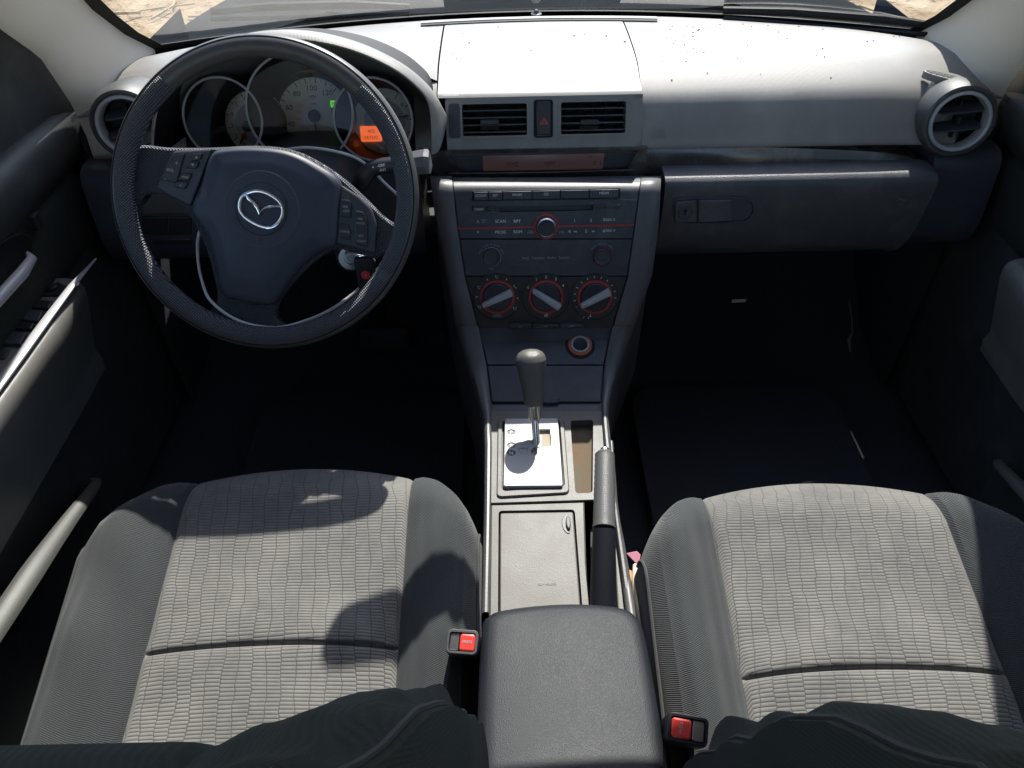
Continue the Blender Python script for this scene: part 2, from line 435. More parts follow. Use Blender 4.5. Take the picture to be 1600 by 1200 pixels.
# car hood and wipers outside the glass
b = MB(); rows = []
for i in range(17):
    y = .80 + i*.055
    rows.append([Vector((X, y - .28*X*X*.6, .672 - .03*(y-.8) - .06*(y-.8)**2 - .30*max(0, abs(X)-.42)**1.35 + (.012*math.exp(-((abs(X)-.40)/.04)**2)))) for X in [j*.05-.85 for j in range(35)]])
b.grid(rows); lower = [[p for p in rows[-1]], [Vector((p.x, p.y+.03, p.z-.06)) for p in rows[-1]], [Vector((p.x, p.y+.03, p.z-.5)) for p in rows[-1]]]
b.grid(lower)
hood = b.build('car_hood', M['carpaint']); tag(hood, 'black dusty car hood seen beyond the windshield', 'car hood')
b = MB(); b.grid([[Vector((X, gb(X)+.035+k*.05, .690 - .012*k + (.006 if k == 1 else 0))) for X in [j*.05-.75 for j in range(31)]] for k in range(4)])
cowl = b.build('cowl_panel', M['rubber']); tag(cowl, 'black plastic cowl strip along the base of the windshield outside', 'cowl panel')
for px0, px1, lab in (((1130, 16), (1492, 44), 'wiper arm lying across the passenger side of the windshield'), ((330, 18), (640, 10), 'wiper arm lying along the driver side of the windshield')):
    root = thing('windshield_wiper', lab, 'wiper', UZ(*px0, .715), 'windshield wipers')
    A, B = UZ(*px0, .715), UZ(*px1, .712)
    d = (B-A); b = MB(); b.tube([A, A+d*.3+Vector((0,0,.006)), A+d*.7+Vector((0,0,.006)), B], [.007,.008,.008,.005], 8); b.build('wiper_arm', M['rubber'], root)
    b = MB(); off = Vector((0,-.012,-.010)); b.tube([A+off, A+d*.5+off+Vector((0,0,-.001)), B+off], .0045, 6); b.build('wiper_blade', M['black'], root)

# windshield
root = thing('windshield', 'clear windshield above the dashboard with a black edge band', 'windshield', (0, gb(0), .70))
def ws(X, t): return Vector((X*interp([(0,.985),(.08,1.02),(.2,1.035),(.4,1.02),(1,.88)], t), lerp(gb(X)+.014, .10-.10*X*X, t), lerp(.700, 1.185-.06*X*X, t)))
b = MB(); XS = [j*.05-.72 for j in range(30)]; XS = [x*.70/.73 for x in XS]
b.grid([[ws(X, t/10) for X in XS] for t in range(11)]); b.build('pane', M['glass'], root)
b = MB()
def band(rows_): b.grid(rows_)
band([[ws(X, t) + Vector((0,-.003,-.002)) for X in XS] for t in (-.03, .0, .016 )])
for s in (-1, 1): band([[ws(s*x, t/12)+Vector((0,-.003,-.002)) for t in range(13)] for x in (.655, .675, .70)])
b.build('black_border', M['rubber'], root)

# roof with header, side rails, pillars
b = MB()
def roofpt(X, Y, dz=0): return Vector((X, Y, 1.235 - .10*(X/.56)**2*.55 - .35*max(0, Y+.25)**2 + dz))
b.grid([[roofpt(X, Y) for X in [i*.07-.56 for i in range(17)]] for Y in [.10,.03,-.05,-.2,-.5,-1.0,-1.5,-2.0]])
b.grid([[roofpt(X, Y, .035) for X in [i*.07-.56 for i in range(17)]] for Y in [.10,.03,-.05,-.2,-.5,-1.0,-1.5,-2.0]])
b.grid([[roofpt(X, .10, k) for X in [i*.07-.56 for i in range(17)]] for k in (0, .035)])
roof = b.build('roof', M['liner']); tag(roof, 'light grey cloth headliner and roof above the seats', 'roof')
b = MB(); b.grid([[Vector((X, -1.95, z)) for X in (-.75, .75)] for z in (0, .75)]); b.grid([[Vector((X, y, z)) for X in (-.70, .70)] for y, z in ((-1.9,.75),(-1.5,.36),(-1.2,.33),(-1.15,.02))])
tag(b.build('rear_bench', M['back']), 'dark rear bench behind the two front seats', 'rear seat')

def pillar(s, lab):
    root = thing('pillar_trim', lab, 'pillar', (s*.72, .5, .68), 'windshield pillars')
    # rows run up the pillar: inner (glass side) edge to outer (door side) edge
    rows = []
    for k in range(25):
        t = k/24
        G = ws(s*.675, t*.98)
        D = Vector((s*sinterp_l([(0,.742),(.16,.735),(.3,.722),(.45,.700),(1,.60)], t), sinterp_l([(0,.352),(.16,.335),(.3,.28),(.45,.17),(1,-.12)], t), sinterp_l([(0,.62),(.16,.68),(.3,.772),(.45,.85),(1,1.15)], t)))
        C1 = Vector((G.x - s*.004, lerp(G.y, D.y, .40), lerp(G.z, D.z, .25))); C2 = Vector((lerp(G.x, D.x, .25), lerp(G.y, D.y, .98), lerp(G.z, D.z, .7)))
        row = []
        for j in range(13):
            u = j/12; row.append(G*(1-u)**3 + C1*3*u*(1-u)**2 + C2*3*u*u*(1-u) + D*u**3)
        rows.append(row)
    b = MB(); b.grid(rows); b.build('trim', M['pillar'], root)
    # flared foot of the pillar meeting the dash end
    b = MB(); r0 = rows[0]
    foot = [[p for p in r0], [Vector((p.x, p.y - .006, p.z-.05)) for p in r0], [Vector((p.x, p.y-.006, p.z-.12)) for p in r0]]
    b.grid(foot); b.build('trim_foot', M['pillar'], root)
    return root
pillar(-1, 'beige windshield pillar trim above the left vent'); pillar(1, 'beige windshield pillar trim above the right vent')

# rear-view mirror (hangs from the top of the windshield, above the frame)
root = thing('rear_view_mirror', 'rear view mirror hanging from the windshield in the middle', 'mirror', (0, .15, 1.05))
f = Fr((-.03, .205, 1.025), (1, .12, 0), (0, .15, 1)); b = MB()
b.dome(f, rr(0, 0, .26, .072, .03, 6), [(1, -.0), (1.0, -.006), (.93, -.022), (.6, -.034)]); b.build('housing', M['black'], root)
b = MB(); b.plate(f, rr(0, 0, .25, .062, .026, 6), -.001, .001, .0005); b.build('mirror_face', M['mirror'], root)
b = MB(); b.tube([f.P(0, 0, -.03), Vector((-.01, .225, 1.05)), Vector((0, .225, 1.075))], .009, 8); b.build('stalk', M['black'], root)

# ================================================================== dashboard
DASH = thing('dashboard', 'grey dashboard spanning the cabin below the windshield', 'dashboard', (0, .35, .60))
def prof(X, full=True):
    e = max(0, abs(X)-.50)/.2; dz = -.012*e*e
    g = gb(X); top = [(g+.012, .694), (g-.02, .703), (lerp(g,.40,.35), .709), (lerp(g,.40,.7), .708), (.415, .7035), (.385, .694), (.36, .683), (.342, .672), (.330, .659)]
    if not full: top = [(g+.012, .694), (g-.02, .703), (lerp(g,.40,.35), .709), (lerp(g,.40,.7), .708), (.42, .7045)]
    else: top += [(.318, .640), (.306, .617), (.300, .606), (.304, .600), (.33, .598)]
    fw = max(0, abs(X)-.665)*1.3
    return [(y+(fw if z < .67 and y < .34 else 0), z+dz*(1 if z > .62 else .4)) for y, z in top]
def sprof(X, full=True): return smooth(prof(X, full), 3, False)
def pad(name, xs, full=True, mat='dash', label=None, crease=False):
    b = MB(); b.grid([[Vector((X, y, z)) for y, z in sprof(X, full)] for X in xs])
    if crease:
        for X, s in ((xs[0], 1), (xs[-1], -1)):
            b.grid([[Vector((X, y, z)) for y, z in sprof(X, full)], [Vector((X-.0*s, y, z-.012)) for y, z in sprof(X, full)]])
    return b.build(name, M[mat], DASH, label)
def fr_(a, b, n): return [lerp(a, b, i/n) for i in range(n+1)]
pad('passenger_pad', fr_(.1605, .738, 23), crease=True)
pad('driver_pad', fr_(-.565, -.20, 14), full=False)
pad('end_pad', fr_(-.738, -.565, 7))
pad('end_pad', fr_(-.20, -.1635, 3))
# centre panel: top sheet down to the vent face
VF = Fr(((UY(850,150,.325)+UY(850,235,.296))/2), (1,0,0), UY(850,150,.325)-UY(850,235,.296))
vt = VF.P(0, VF.px(850,150)[1])
b = MB(); rows = []
for i in range(15):
    X = lerp(-.1605, .1575, i/14); g = gb(X)
    pts = [(g-.02, .704), (lerp(g,.40,.35), .710), (lerp(g,.40,.7), .7095), (.41, .7055), (.375, .697), (.350, .690), (vt.y+.008, vt.z+.0045), (vt.y, vt.z)]
    rows.append([Vector((X, y, z)) for y, z in smooth(pts, 3, False)])
b.grid(rows)
for k in (0, -1): b.grid([rows[k], [p-Vector((0,0,.02)) for p in rows[k]]])
b.build('centre_panel', M['dash_c'], DASH)
# vent face with two louvred openings and the hazard switch
xa = [VF.px(x, 190)[0] for x in (697, 722, 824, 836, 862, 876, 978, 1003)]
yb = [VF.px(850, y)[1] for y in (150, 160, 211, 238)]
hzx = (xa[3], xa[4]); b = MB()
def cellgrid(b, fr, xs, ys, holes, h=0, depth=.03):
    for i in range(len(xs)-1):
        for j in range(len(ys)-1):
            P = fr.P; x0, x1, y0, y1 = xs[i], xs[i+1], ys[j], ys[j+1]
            if (i, j) in holes:
                b.add([P(x0,y0,h),P(x1,y0,h),P(x1,y1,h),P(x0,y1,h),P(x0,y0,h-depth),P(x1,y0,h-depth),P(x1,y1,h-depth),P(x0,y1,h-depth)],
                      [(0,1,5,4),(1,2,6,5),(2,3,7,6),(3,0,4,7)])
            else: b.add([P(x0,y0,h),P(x1,y0,h),P(x1,y1,h),P(x0,y1,h)], [(0,1,2,3)])
cellgrid(b, VF, xa, yb[::-1], {(1,1),(3,1),(5,1)}, 0, .035)
b.grid([[VF.P(x, yb[3], 0) for x in (xa[0], xa[-1])], [VF.P(x, yb[3]-.004, -.006) for x in (xa[0], xa[-1])], [VF.P(x, yb[3]-.004, -.03) for x in (xa[0], xa[-1])]])
for k in (0, -1): b.grid([[VF.P(xa[k], y, 0) for y in (yb[0], yb[3])], [VF.P(xa[k], y, -.03) for y in (yb[0], yb[3])]])
b.build('vent_panel', M['dash_c'], DASH)
fl = MB()
fl.plate(VF, rr((xa[0]+xa[1])/2+.001, (yb[1]+yb[2])/2, (xa[1]-xa[0])*.72, (yb[1]-yb[2])*1.04, .004), 0, .0022, .001); fl.build('flap', M['panel2'], DASH)
for (i0, tabx) in ((1, 765), (5, 921)):
    x0, x1 = xa[i0], xa[i0+1]; y0, y1 = yb[2], yb[1]; cx, cy = (x0+x1)/2, (y0+y1)/2
    vent = MB(); hw, hh = (x1-x0)/2, (y1-y0)/2     # frame ring
    o_ = rr(cx, cy, 2*hw+.006, 2*hh+.006, .004); i_ = rr(cx, cy, 2*hw-.001, 2*hh-.001, .003)
    vent.grid([[VF.P(a,c,h) for a,c in p] for p, h in ((o_, -.002), (o_, .0018), (i_, .0018), (i_, -.03))], cv=True)
    vo = vent.build('centre_vent', M['dash_c'], DASH)
    bk = MB(); bk.ngon([VF.P(a, c, -.032) for a, c in rr(cx, cy, 2*hw, 2*hh, .003)]); bk.build('duct', M['black'], vo)
    for k in range(4):
        yy = lerp(y1, y0, (k+.95)/4.5)
        sl_ = MB(); f2 = Fr(VF.P(cx, yy, -.004), VF.u, VF.n*-1+VF.v*.12)
        sl_.plate(f2, rr(0, .008, 2*hw-.002, .020, .001), -.0008, .0012, .0006, True); sl_.build('slat', M['console_d'], vo)
    for k in range(5):
        xx = lerp(x0, x1, (k+.5)/5); sl_ = MB(); sl_.box(VF, xx-.0006, xx+.0006, y0, y1, -.030, -.016); sl_.build('inner_vane', M['black'], vo)
    tx = VF.px(tabx, 189)[0]; tb = MB(); ty = VF.px(tabx, 191)[1]
    tb.plate(VF, rr(tx, ty, .030, .0085, .002), -.012, .005, .002); tb.build('tab', M['button'], vo)
    tb = MB(); tb.plate(VF, rr(tx, ty-.0085, .030, .008, .002), -.014, -.004, .001); tb.build('tab_base', M['black'], vo)
# hazard switch
hx, hy = (xa[3]+xa[4])/2, (yb[1]+yb[2])/2; hw, hh = xa[4]-xa[3], yb[1]-yb[2]
b = MB(); o_ = rr(hx, hy, hw+.004, hh+.008, .004); i_ = rr(hx, hy, hw-.0015, hh+.002, .003)
b.grid([[VF.P(a,c,h) for a,c in p] for p, h in ((o_, -.001), (o_, .0012), (i_, .0012), (i_, -.012))], cv=True); hz = b.build('hazard_switch', M['black'], DASH)
b = MB(); b.plate(VF, rr(hx, hy, hw-.003, hh, .003), -.012, .003, .002); b.build('switch_cap', M['button'], hz)
tri = [(0,.0062),(-.0068,-.0050),(.0068,-.0050)]; tr2 = [(x*.62, y*.62-.0003) for x, y in tri]; tr3 = [(x*.42, y*.42-.0004) for x, y in tri]
b = MB(); tc = VF.px(850, 189)
def trring(o2, i2):
    b.grid([[VF.P(tc[0]+x, tc[1]+y, .0034) for x, y in o2], [VF.P(tc[0]+x, tc[1]+y, .0034) for x, y in i2]], cv=True)
trring(tri, [(x*.80, y*.80) for x, y in tri]); trring([(x*.62, y*.62) for x, y in tri], tr3); b.build('warning_triangle', plain('hazard_red', (.65,.08,.07), .5), hz)
# defroster slot and light sensor
P0, P1 = UZ(656, 39, .7135), UZ(1030, 32, .7135)
b = MB(); N = 16
def top_y(x): return gb(x)-.055
dl, dr = P0.x, P1.x
b.grid([[Vector((lerp(dl,dr,i/N), top_y(lerp(dl,dr,i/N))+dy, z)) for i in range(N+1)] for dy, z in ((.012,.7088),(.008,.7120),(-.002,.7115),(-.004,.7075))]); b.build('defroster_lip', M['dash_c'], DASH)
b = MB(); b.grid([[Vector((lerp(dl,dr,i/N), top_y(lerp(dl,dr,i/N))+dy, .7102)) for i in range(N+1)] for dy in (-.003,-.011)]); b.build('defroster_slot', M['black'], DASH)
b = MB(); c = UZ(838, 23, .706); b.lathe(Fr(c, (1,0,0), (0,1,0)), [(.010,0),(.010,.002),(.006,.004),(.005,.007),(.002,.009)], 20); b.build('light_sensor', M['console_d'], DASH)
# dark specks and scuffs on the top
# airbag mark pressed in the pad
PF = Fr(Vector((.3, .318, .640)), (1,0,0), Vector((0,.330-.306,.663-.617)))
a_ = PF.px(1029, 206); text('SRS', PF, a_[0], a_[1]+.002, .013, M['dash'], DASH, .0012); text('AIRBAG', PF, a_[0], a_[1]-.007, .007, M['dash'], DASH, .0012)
AF = Fr(Vector((-.02, .345, .6925)), (1,0,0), (0,1,.28)); a_ = AF.px(704, 152)
text('PASSENGER', AF, a_[0], a_[1]+.003, .0048, M['dimwhite'], DASH, .0015); 

# end vents (round) with pods
def end_vent(px, py, s):
    c = UY(px, py, .288); n = Vector((-s*.10, -1, .16)); u = Vector((1, -s*.10, 0)); f = Fr(c, u, n.cross(u).normalized() if n.cross(u).z > 0 else -n.cross(u))
    if f.n.y > 0: f = Fr(c, -u, f.v)
    b = MB(); b.lathe(f, [(.056,-.085),(.0585,-.055),(.0590,-.026),(.0570,-.008),(.0535,.001),(.0495,.003),(.0465,0),(.044,-.004)], 64, cap1=False)
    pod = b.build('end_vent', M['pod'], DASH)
    b = MB(); b.lathe(f, [(.0468,-.001),(.0450,.0042),(.0425,.0048),(.0405,.003),(.0395,-.004),(.039,-.02)], 64, cap1=False); b.build('silver_ring', M['satin_p'], pod)
    b = MB(); b.lathe(f, [(.039,-.018),(.037,-.035),(.0,-.035)], 48, cap1=False); b.build('duct', M['black'], pod)
    rot = .12*s
    for k, yy in enumerate((.017, -.010)):
        w2 = math.sqrt(.037**2-yy*yy); f2 = Fr(f.P(0, yy, -.012), f.u+f.v*rot*s, -f.n+f.v*.35); g_ = MB()
        g_.plate(f2, rr(0, 0, 2*w2, .026, .008), -.001, .0015, .001, True); g_.build('slat', M['panel2'], pod)
    g_ = MB(); g_.box(f, -.002, .002, -.028, .028, -.026, -.013); g_.build('vane', M['black'], pod)
    g_ = MB(); g_.tube([f.P(-.003,.004,-.006), f.P(.001,.006,-.004), f.P(.0,-.004,-.004), f.P(.003,-.008,-.006)], .0022, 6); g_.build('thumb_tab', M['button'], pod)
    # small side demister grille on top of the pod
    c2 = (UZ(1478, 119, .693) if s > 0 else UZ(212, 139, .693)); f3 = Fr(c2, (.80, -s*.6, -.05*s), (s*.5, .8, .05)); 
    if f3.n.z < 0: f3 = Fr(c2, -f3.u, f3.v)
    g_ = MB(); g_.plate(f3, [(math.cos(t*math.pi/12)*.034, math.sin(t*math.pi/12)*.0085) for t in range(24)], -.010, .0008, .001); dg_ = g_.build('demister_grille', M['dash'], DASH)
    g_ = MB(); g_.plate(f3, [(math.cos(t*math.pi/12)*.031, math.sin(t*math.pi/12)*.0062) for t in range(24)], .0008, .0014, .0001); g_.build('grille_slot', M['black'], dg_)
    for k in range(6):
        g_ = MB(); x = -.022+.0088*k; g_.box(f3, x-.0008, x+.0008, -.0048, .0048, .0012, .0022); g_.build('grille_bar', M['panel2'], dg_)
end_vent(1500, 190, 1); end_vent(199, 197, -1)

# display hood strip (screen recess)
SF = Fr(UY(850, 254, .306), (1,0,0), (0,.18,1))
def pxl(pts, fr): return [fr.px(x, y) for x, y in pts]
b = MB(); op = pxl([(703,240),(996,234),(978,264),(722,270)], SF); outp = pxl([(672,236),(1012,230),(1006,276),(680,280)], Fr(UY(850,254,.292), (1,0,0), (0,.05,1)))
FO = Fr(UY(850,254,.292), (1,0,0), (0,.05,1)); op1 = pxl([(703,241),(997,235),(980,266),(720,271)], FO)
b.grid([[FO.P(*p) for p in outp], [FO.P(*p) for p in op1], [SF.P(*p, -.004) for p in op]], cv=True)
b.grid([[FO.P(*outp[0]), FO.P(*outp[1])], [FO.P(outp[0][0],outp[0][1],-.03), FO.P(outp[1][0],outp[1][1],-.03)]])
b.build('display_surround', M['gloss'], DASH)
b = MB(); b.ngon([SF.P(*p, -.003) for p in ccw(op)]); disp = b.build('display_back', M['panel'], DASH)
b = MB(); sp = pxl([(754,242),(945,239),(941,264),(755,267)], SF); b.plate(SF, sp, -.003, .001, .0004); scr = b.build('radio_display', M['lcd'], DASH)
def stext(s_, px, py, size, **k): a, c = SF.px(px, py); text(s_, SF, a, c, size, M['ink'], scr, .0014, rot=R(1.0), **k)
stext(':FM2', 800, 257, .0105); stext('1079', 858, 256, .0105, sx=.9); stext('7', 929, 255, .0105); stext('1', 938, 256, .0105); stext('AUTO', 768, 247, .004); stext('DISC', 922, 245, .004)
b = MB(); b.tube([FO.P(*p, .001) for p in pxl([(700,271),(850,269),(990,265)], FO)], .0016, 8); b.build('chrome_strip', M['gloss'], DASH)

# glossy trim strip right of the display, and its short left piece
def ribbon(name, top, bot, mat, ytop, ybot, thick=.06, bulge=.004):
    n = 24; T = [UY(*p, ytop) for p in [tuple(q) for q in smooth(top, 6, False)]]; B_ = [UY(*p, ybot) for p in [tuple(q) for q in smooth(bot, 6, False)]]
    rows = []
    for k in range(7):
        t = k/6; rows.append([T[i].lerp(B_[i], t) + Vector((0, -bulge*math.sin(t*math.pi), 0)) for i in range(len(T))])
    b = MB(); b.grid([[p+Vector((0, thick, 0)) for p in rows[0]]] + rows + [[p+Vector((0, thick, 0)) for p in rows[-1]]])
    return b.build(name, M[mat], DASH)
M['trim'] = plastic('trim_strip_gloss', (.050,.043,.042), .16, 300, .04, .6, dust=.55)
ribbon('trim_strip', [(1003,228),(1150,229),(1300,234),(1400,241),(1450,258)], [(1003,273),(1150,271),(1300,269),(1400,266),(1456,266)], 'trim', .302, .296)
ribbon('trim_strip', [(655,232),(690,236)], [(660,280),(700,278)], 'trim', .300, .296)

# glove box
GT, GB_ = UY(1250, 276, .252), UY(1250, 430, .240)
GF = Fr(GT, (1,0,0), GT-GB_)
gtop = [(1038,279),(1464,271)]
b = MB(); rows = []
gpr = [(-.0,.030,'t'),]
xl, xr = GF.px(1039, 290)[0], GF.px(1464, 285)[0]
prf = [(.006,-.045),(.002,-.012),(-.002,-.003),(-.008,.002),(-.020,.004),(-.05,.003),(-.09,-.003),(-.125,-.014),(-.150,-.034),(-.165,-.062),(-.17,-.10)]
prf = smooth(prf, 3, False)
rb = GF.px(1262, 329); 
for i in range(27):
    t = i/26; X = lerp(xl, xr, t); r_ = []
    for v, h in prf:
        xx = X
        if t > .5: xx = X - .012*((t-.5)*2)**6*(max(0, -v)/.15) ; 
        r_.append(GF.P(xx, v + (0 if t < .97 else -.003*(t-.97)/.03), h))
    rows.append(r_)
b.grid(rows)
for k in (0, -1): b.grid([rows[k], [p+Vector((0,.05,0)) for p in rows[k]]])
gbx = b.build('glove_box', M['glovebox'], DASH)
HF = Fr(GF.P(0, GF.px(1115, 329)[1], .0065), GF.u, GF.v)
hp = pxl([(1053,316),(1068,310),(1150,308),(1170,312),(1178,326),(1170,342),(1150,347),(1066,349),(1054,342)], HF)
b = MB(); o_ = smooth(hp, 4); o2 = inset(ccw(o_), .0015); o_ = ccw(o_)
b.grid([[HF.P(a,c,h) for a,c in p] for p, h in ((o_, -.004), (o_, .0003), (o2, .0008), (inset(o_, .002), -.0015))], cv=True); b.ngon([HF.P(a,c,-.0015) for a,c in inset(o_, .002)]); hd = b.build('latch_recess', M['panel2'], gbx)
b = MB(); b.plate(HF, rpoly(pxl([(1091,312),(1143,311),(1143,344),(1091,346)], HF), .002), -.001, .0045, .0015); b.build('handle', M['glovebox'], gbx)
b = MB(); b.plate(HF, rpoly(pxl([(1055,315),(1088,312),(1088,346),(1055,347)], HF), .005), -.001, .0028, .001); b.build('lock_plate', M['glovebox'], gbx)
b = MB(); kc = HF.px(1070, 330); b.lathe(HF, [(.0125,.0028),(.0125,.0036),(.0105,.0042),(.0095,.0034),(.009,.0034)], 32, c=kc); lk = b.build('lock', M['panel2'], gbx)
b = MB(); b.plate(HF, rr(kc[0], kc[1], .0022, .010, .0008), .003, .0042, .0003); b.lathe(HF, [(.0028,.003),(.0028,.0042)], 12, c=(kc[0], kc[1]+.002)); b.build('keyhole', M['black'], gbx)
for (x0,y0,x1,y1,w_) in ((1400,308,1412,311,.0012),(1408,316,1414,307,.0009),(1404,318,1410,318,.0013),(1418,301,1424,303,.0007),(1396,303,1403,305,.0006)):
    q0, q1 = GF.px(x0,y0), GF.px(x1,y1); b = MB(); b.tube([GF.P(*q0, .0042), GF.P((q0[0]+q1[0])/2,(q0[1]+q1[1])/2, .0046), GF.P(*q1, .0042)], [w_*.4, w_*.8, w_*.3], 5, flat=.35, up=GF.n); b.build('scratch', M['scuff'], gbx)
# panel right of the glove box, panel left under the cluster
def lower_panel(name, x0, x1, mat):
    b = MB(); rows = []
    for i in range(13):
        X = lerp(x0, x1, i/12); rows.append([Vector((X, y, z)) for y, z in smooth([(.33,.592),(.302,.590),(.286,.578),(.280,.55),(.275,.50),(.274,.46),(.290,.425),(.34,.40),(.42,.39)], 3, False)])
    b.grid(rows)
    for k in (0, -1): b.grid([rows[k], [p+Vector((0,.1,0)) for p in rows[k]]])
    return b.build(name, M[mat], DASH)
lower_panel('side_panel', GF.P(xr,0).x+.004, .742, 'panel2')
lower_panel('knee_panel', -.742, -.196, 'panel2')
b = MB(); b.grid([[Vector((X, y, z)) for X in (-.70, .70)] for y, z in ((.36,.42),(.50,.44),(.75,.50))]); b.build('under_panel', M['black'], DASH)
# switches on the driver's lower dash
MF = Fr(Vector((-.6, .276, .52)), (1,0,0), (0,.02,1))
c = MF.px(262, 318); b = MB(); b.plate(MF, rpoly(pxl([(222,303),(300,300),(300,332),(224,334)], MF), .006), -.005, .003, .002); b.build('coin_box', M['rail'], DASH)
for (x0, y0, x1, y1) in ((222,338,262,366),(264,338,300,366),(240,372,300,382)):
    b = MB(); b.plate(MF, rpoly(pxl([(x0,y0),(x1,y0),(x1,y1),(x0,y1)], MF), .003), -.005, .003, .0015); b.build('blank_switch', M['button'], DASH)

b = MB()
for i in range(110):
    if i < 26: x, y = 1062+random.gauss(0, 22), 50+abs(random.gauss(0, 22))
    elif i < 60: x, y = random.uniform(1010, 1440), random.uniform(45, 150)
    else: x, y = random.uniform(705, 1440), random.uniform(42, 145)
    p = UZ(x, y, .700); g_ = gb(p.x)
    if not (.36 < p.y < g_-.03): continue
    zt = None
    tab = sorted((yy, zz) for yy, zz in sprof(p.x)); zt = interp(tab, p.y); zt = zt+(.0018 if abs(p.x) < .16 else 0)
    r_ = random.uniform(.0005, .0015); a_ = random.uniform(0, 6.3); q = Vector((p.x, p.y, zt+.0002))
    d1 = Vector((math.cos(a_), math.sin(a_), 0))*r_*random.uniform(1, 2.6); d2 = Vector((-math.sin(a_), math.cos(a_), 0))*r_
    b.add([q-d1, q-d2, q+d1, q+d2, q+Vector((0,0,r_))], [(0,1,4),(1,2,4),(2,3,4),(3,0,4),(3,2,1,0)])
tag(b.build('dash_crumbs', plain('crumbs', (.03,.03,.03), .9), kind='stuff'), 'dark crumbs and dust specks scattered on top of the dashboard', 'crumbs')

# ---- instrument hood (arch over the cluster)
IF = Fr(UY(458, 200, .205), (1,0,0), (0,.16,1))
inn = [(243,248),(243,205),(256,150),(292,104),(345,78),(410,66),(480,67),(550,82),(610,108),(648,136),(667,162),(672,200),(672,240)]
ii = [IF.px(*p) for p in inn]; ii = smooth(ii, 5, False); cc = (sum(p[0] for p in ii)/len(ii), sum(p[1] for p in ii)/len(ii)-.04)
def off(p, d):
    q = Vector((p[0]-cc[0], p[1]-cc[1])); q.normalize(); return (p[0]+q.x*d, p[1]+q.y*d)
def ring(d, h, drop=0): return [IF.P(*off(p, d), h) - Vector((0,0,drop)) for p in ii]
topz = max(p[1] for p in ii)
def hring(d, f):
    out = []
    for p in ii:
        q = IF.P(*off(p, d)); q.y += f; q.z = q.z - (.10*f + .75*max(0, f-.02))*max(0, min(1, (q.z-.64)/.10)) ; out.append(q)
    return out
rows = [ring(-.006, -.16), ring(-.003, -.06), ring(0, -.006), ring(.0015, .0), hring(.004, .0), hring(.0075, .004), hring(.0105, .012), hring(.013, .024), hring(.015, .045), hring(.0165, .08), hring(.018, .12), hring(.019, .165)]
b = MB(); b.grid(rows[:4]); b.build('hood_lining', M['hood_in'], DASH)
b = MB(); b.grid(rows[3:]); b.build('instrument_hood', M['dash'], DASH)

# ================================================================== instrument cluster
CL = thing('instrument_cluster', 'three round gauges under the hood behind the steering wheel', 'instrument cluster', (-.36, .33, .63))
TF = Fr(UY(458, 190, .262), (1,0,0), (0,.34,1)); DF = Fr(UY(480, 186, .345), (1,0,0), (0,.34,1))
b = MB(); b.ngon([DF.P(a, c, -.012) for a, c in ccw([DF.px(*p) for p in ((235,262),(235,120),(300,92),(600,92),(690,130),(690,262))])]); b.build('back_panel', M['black'], CL)
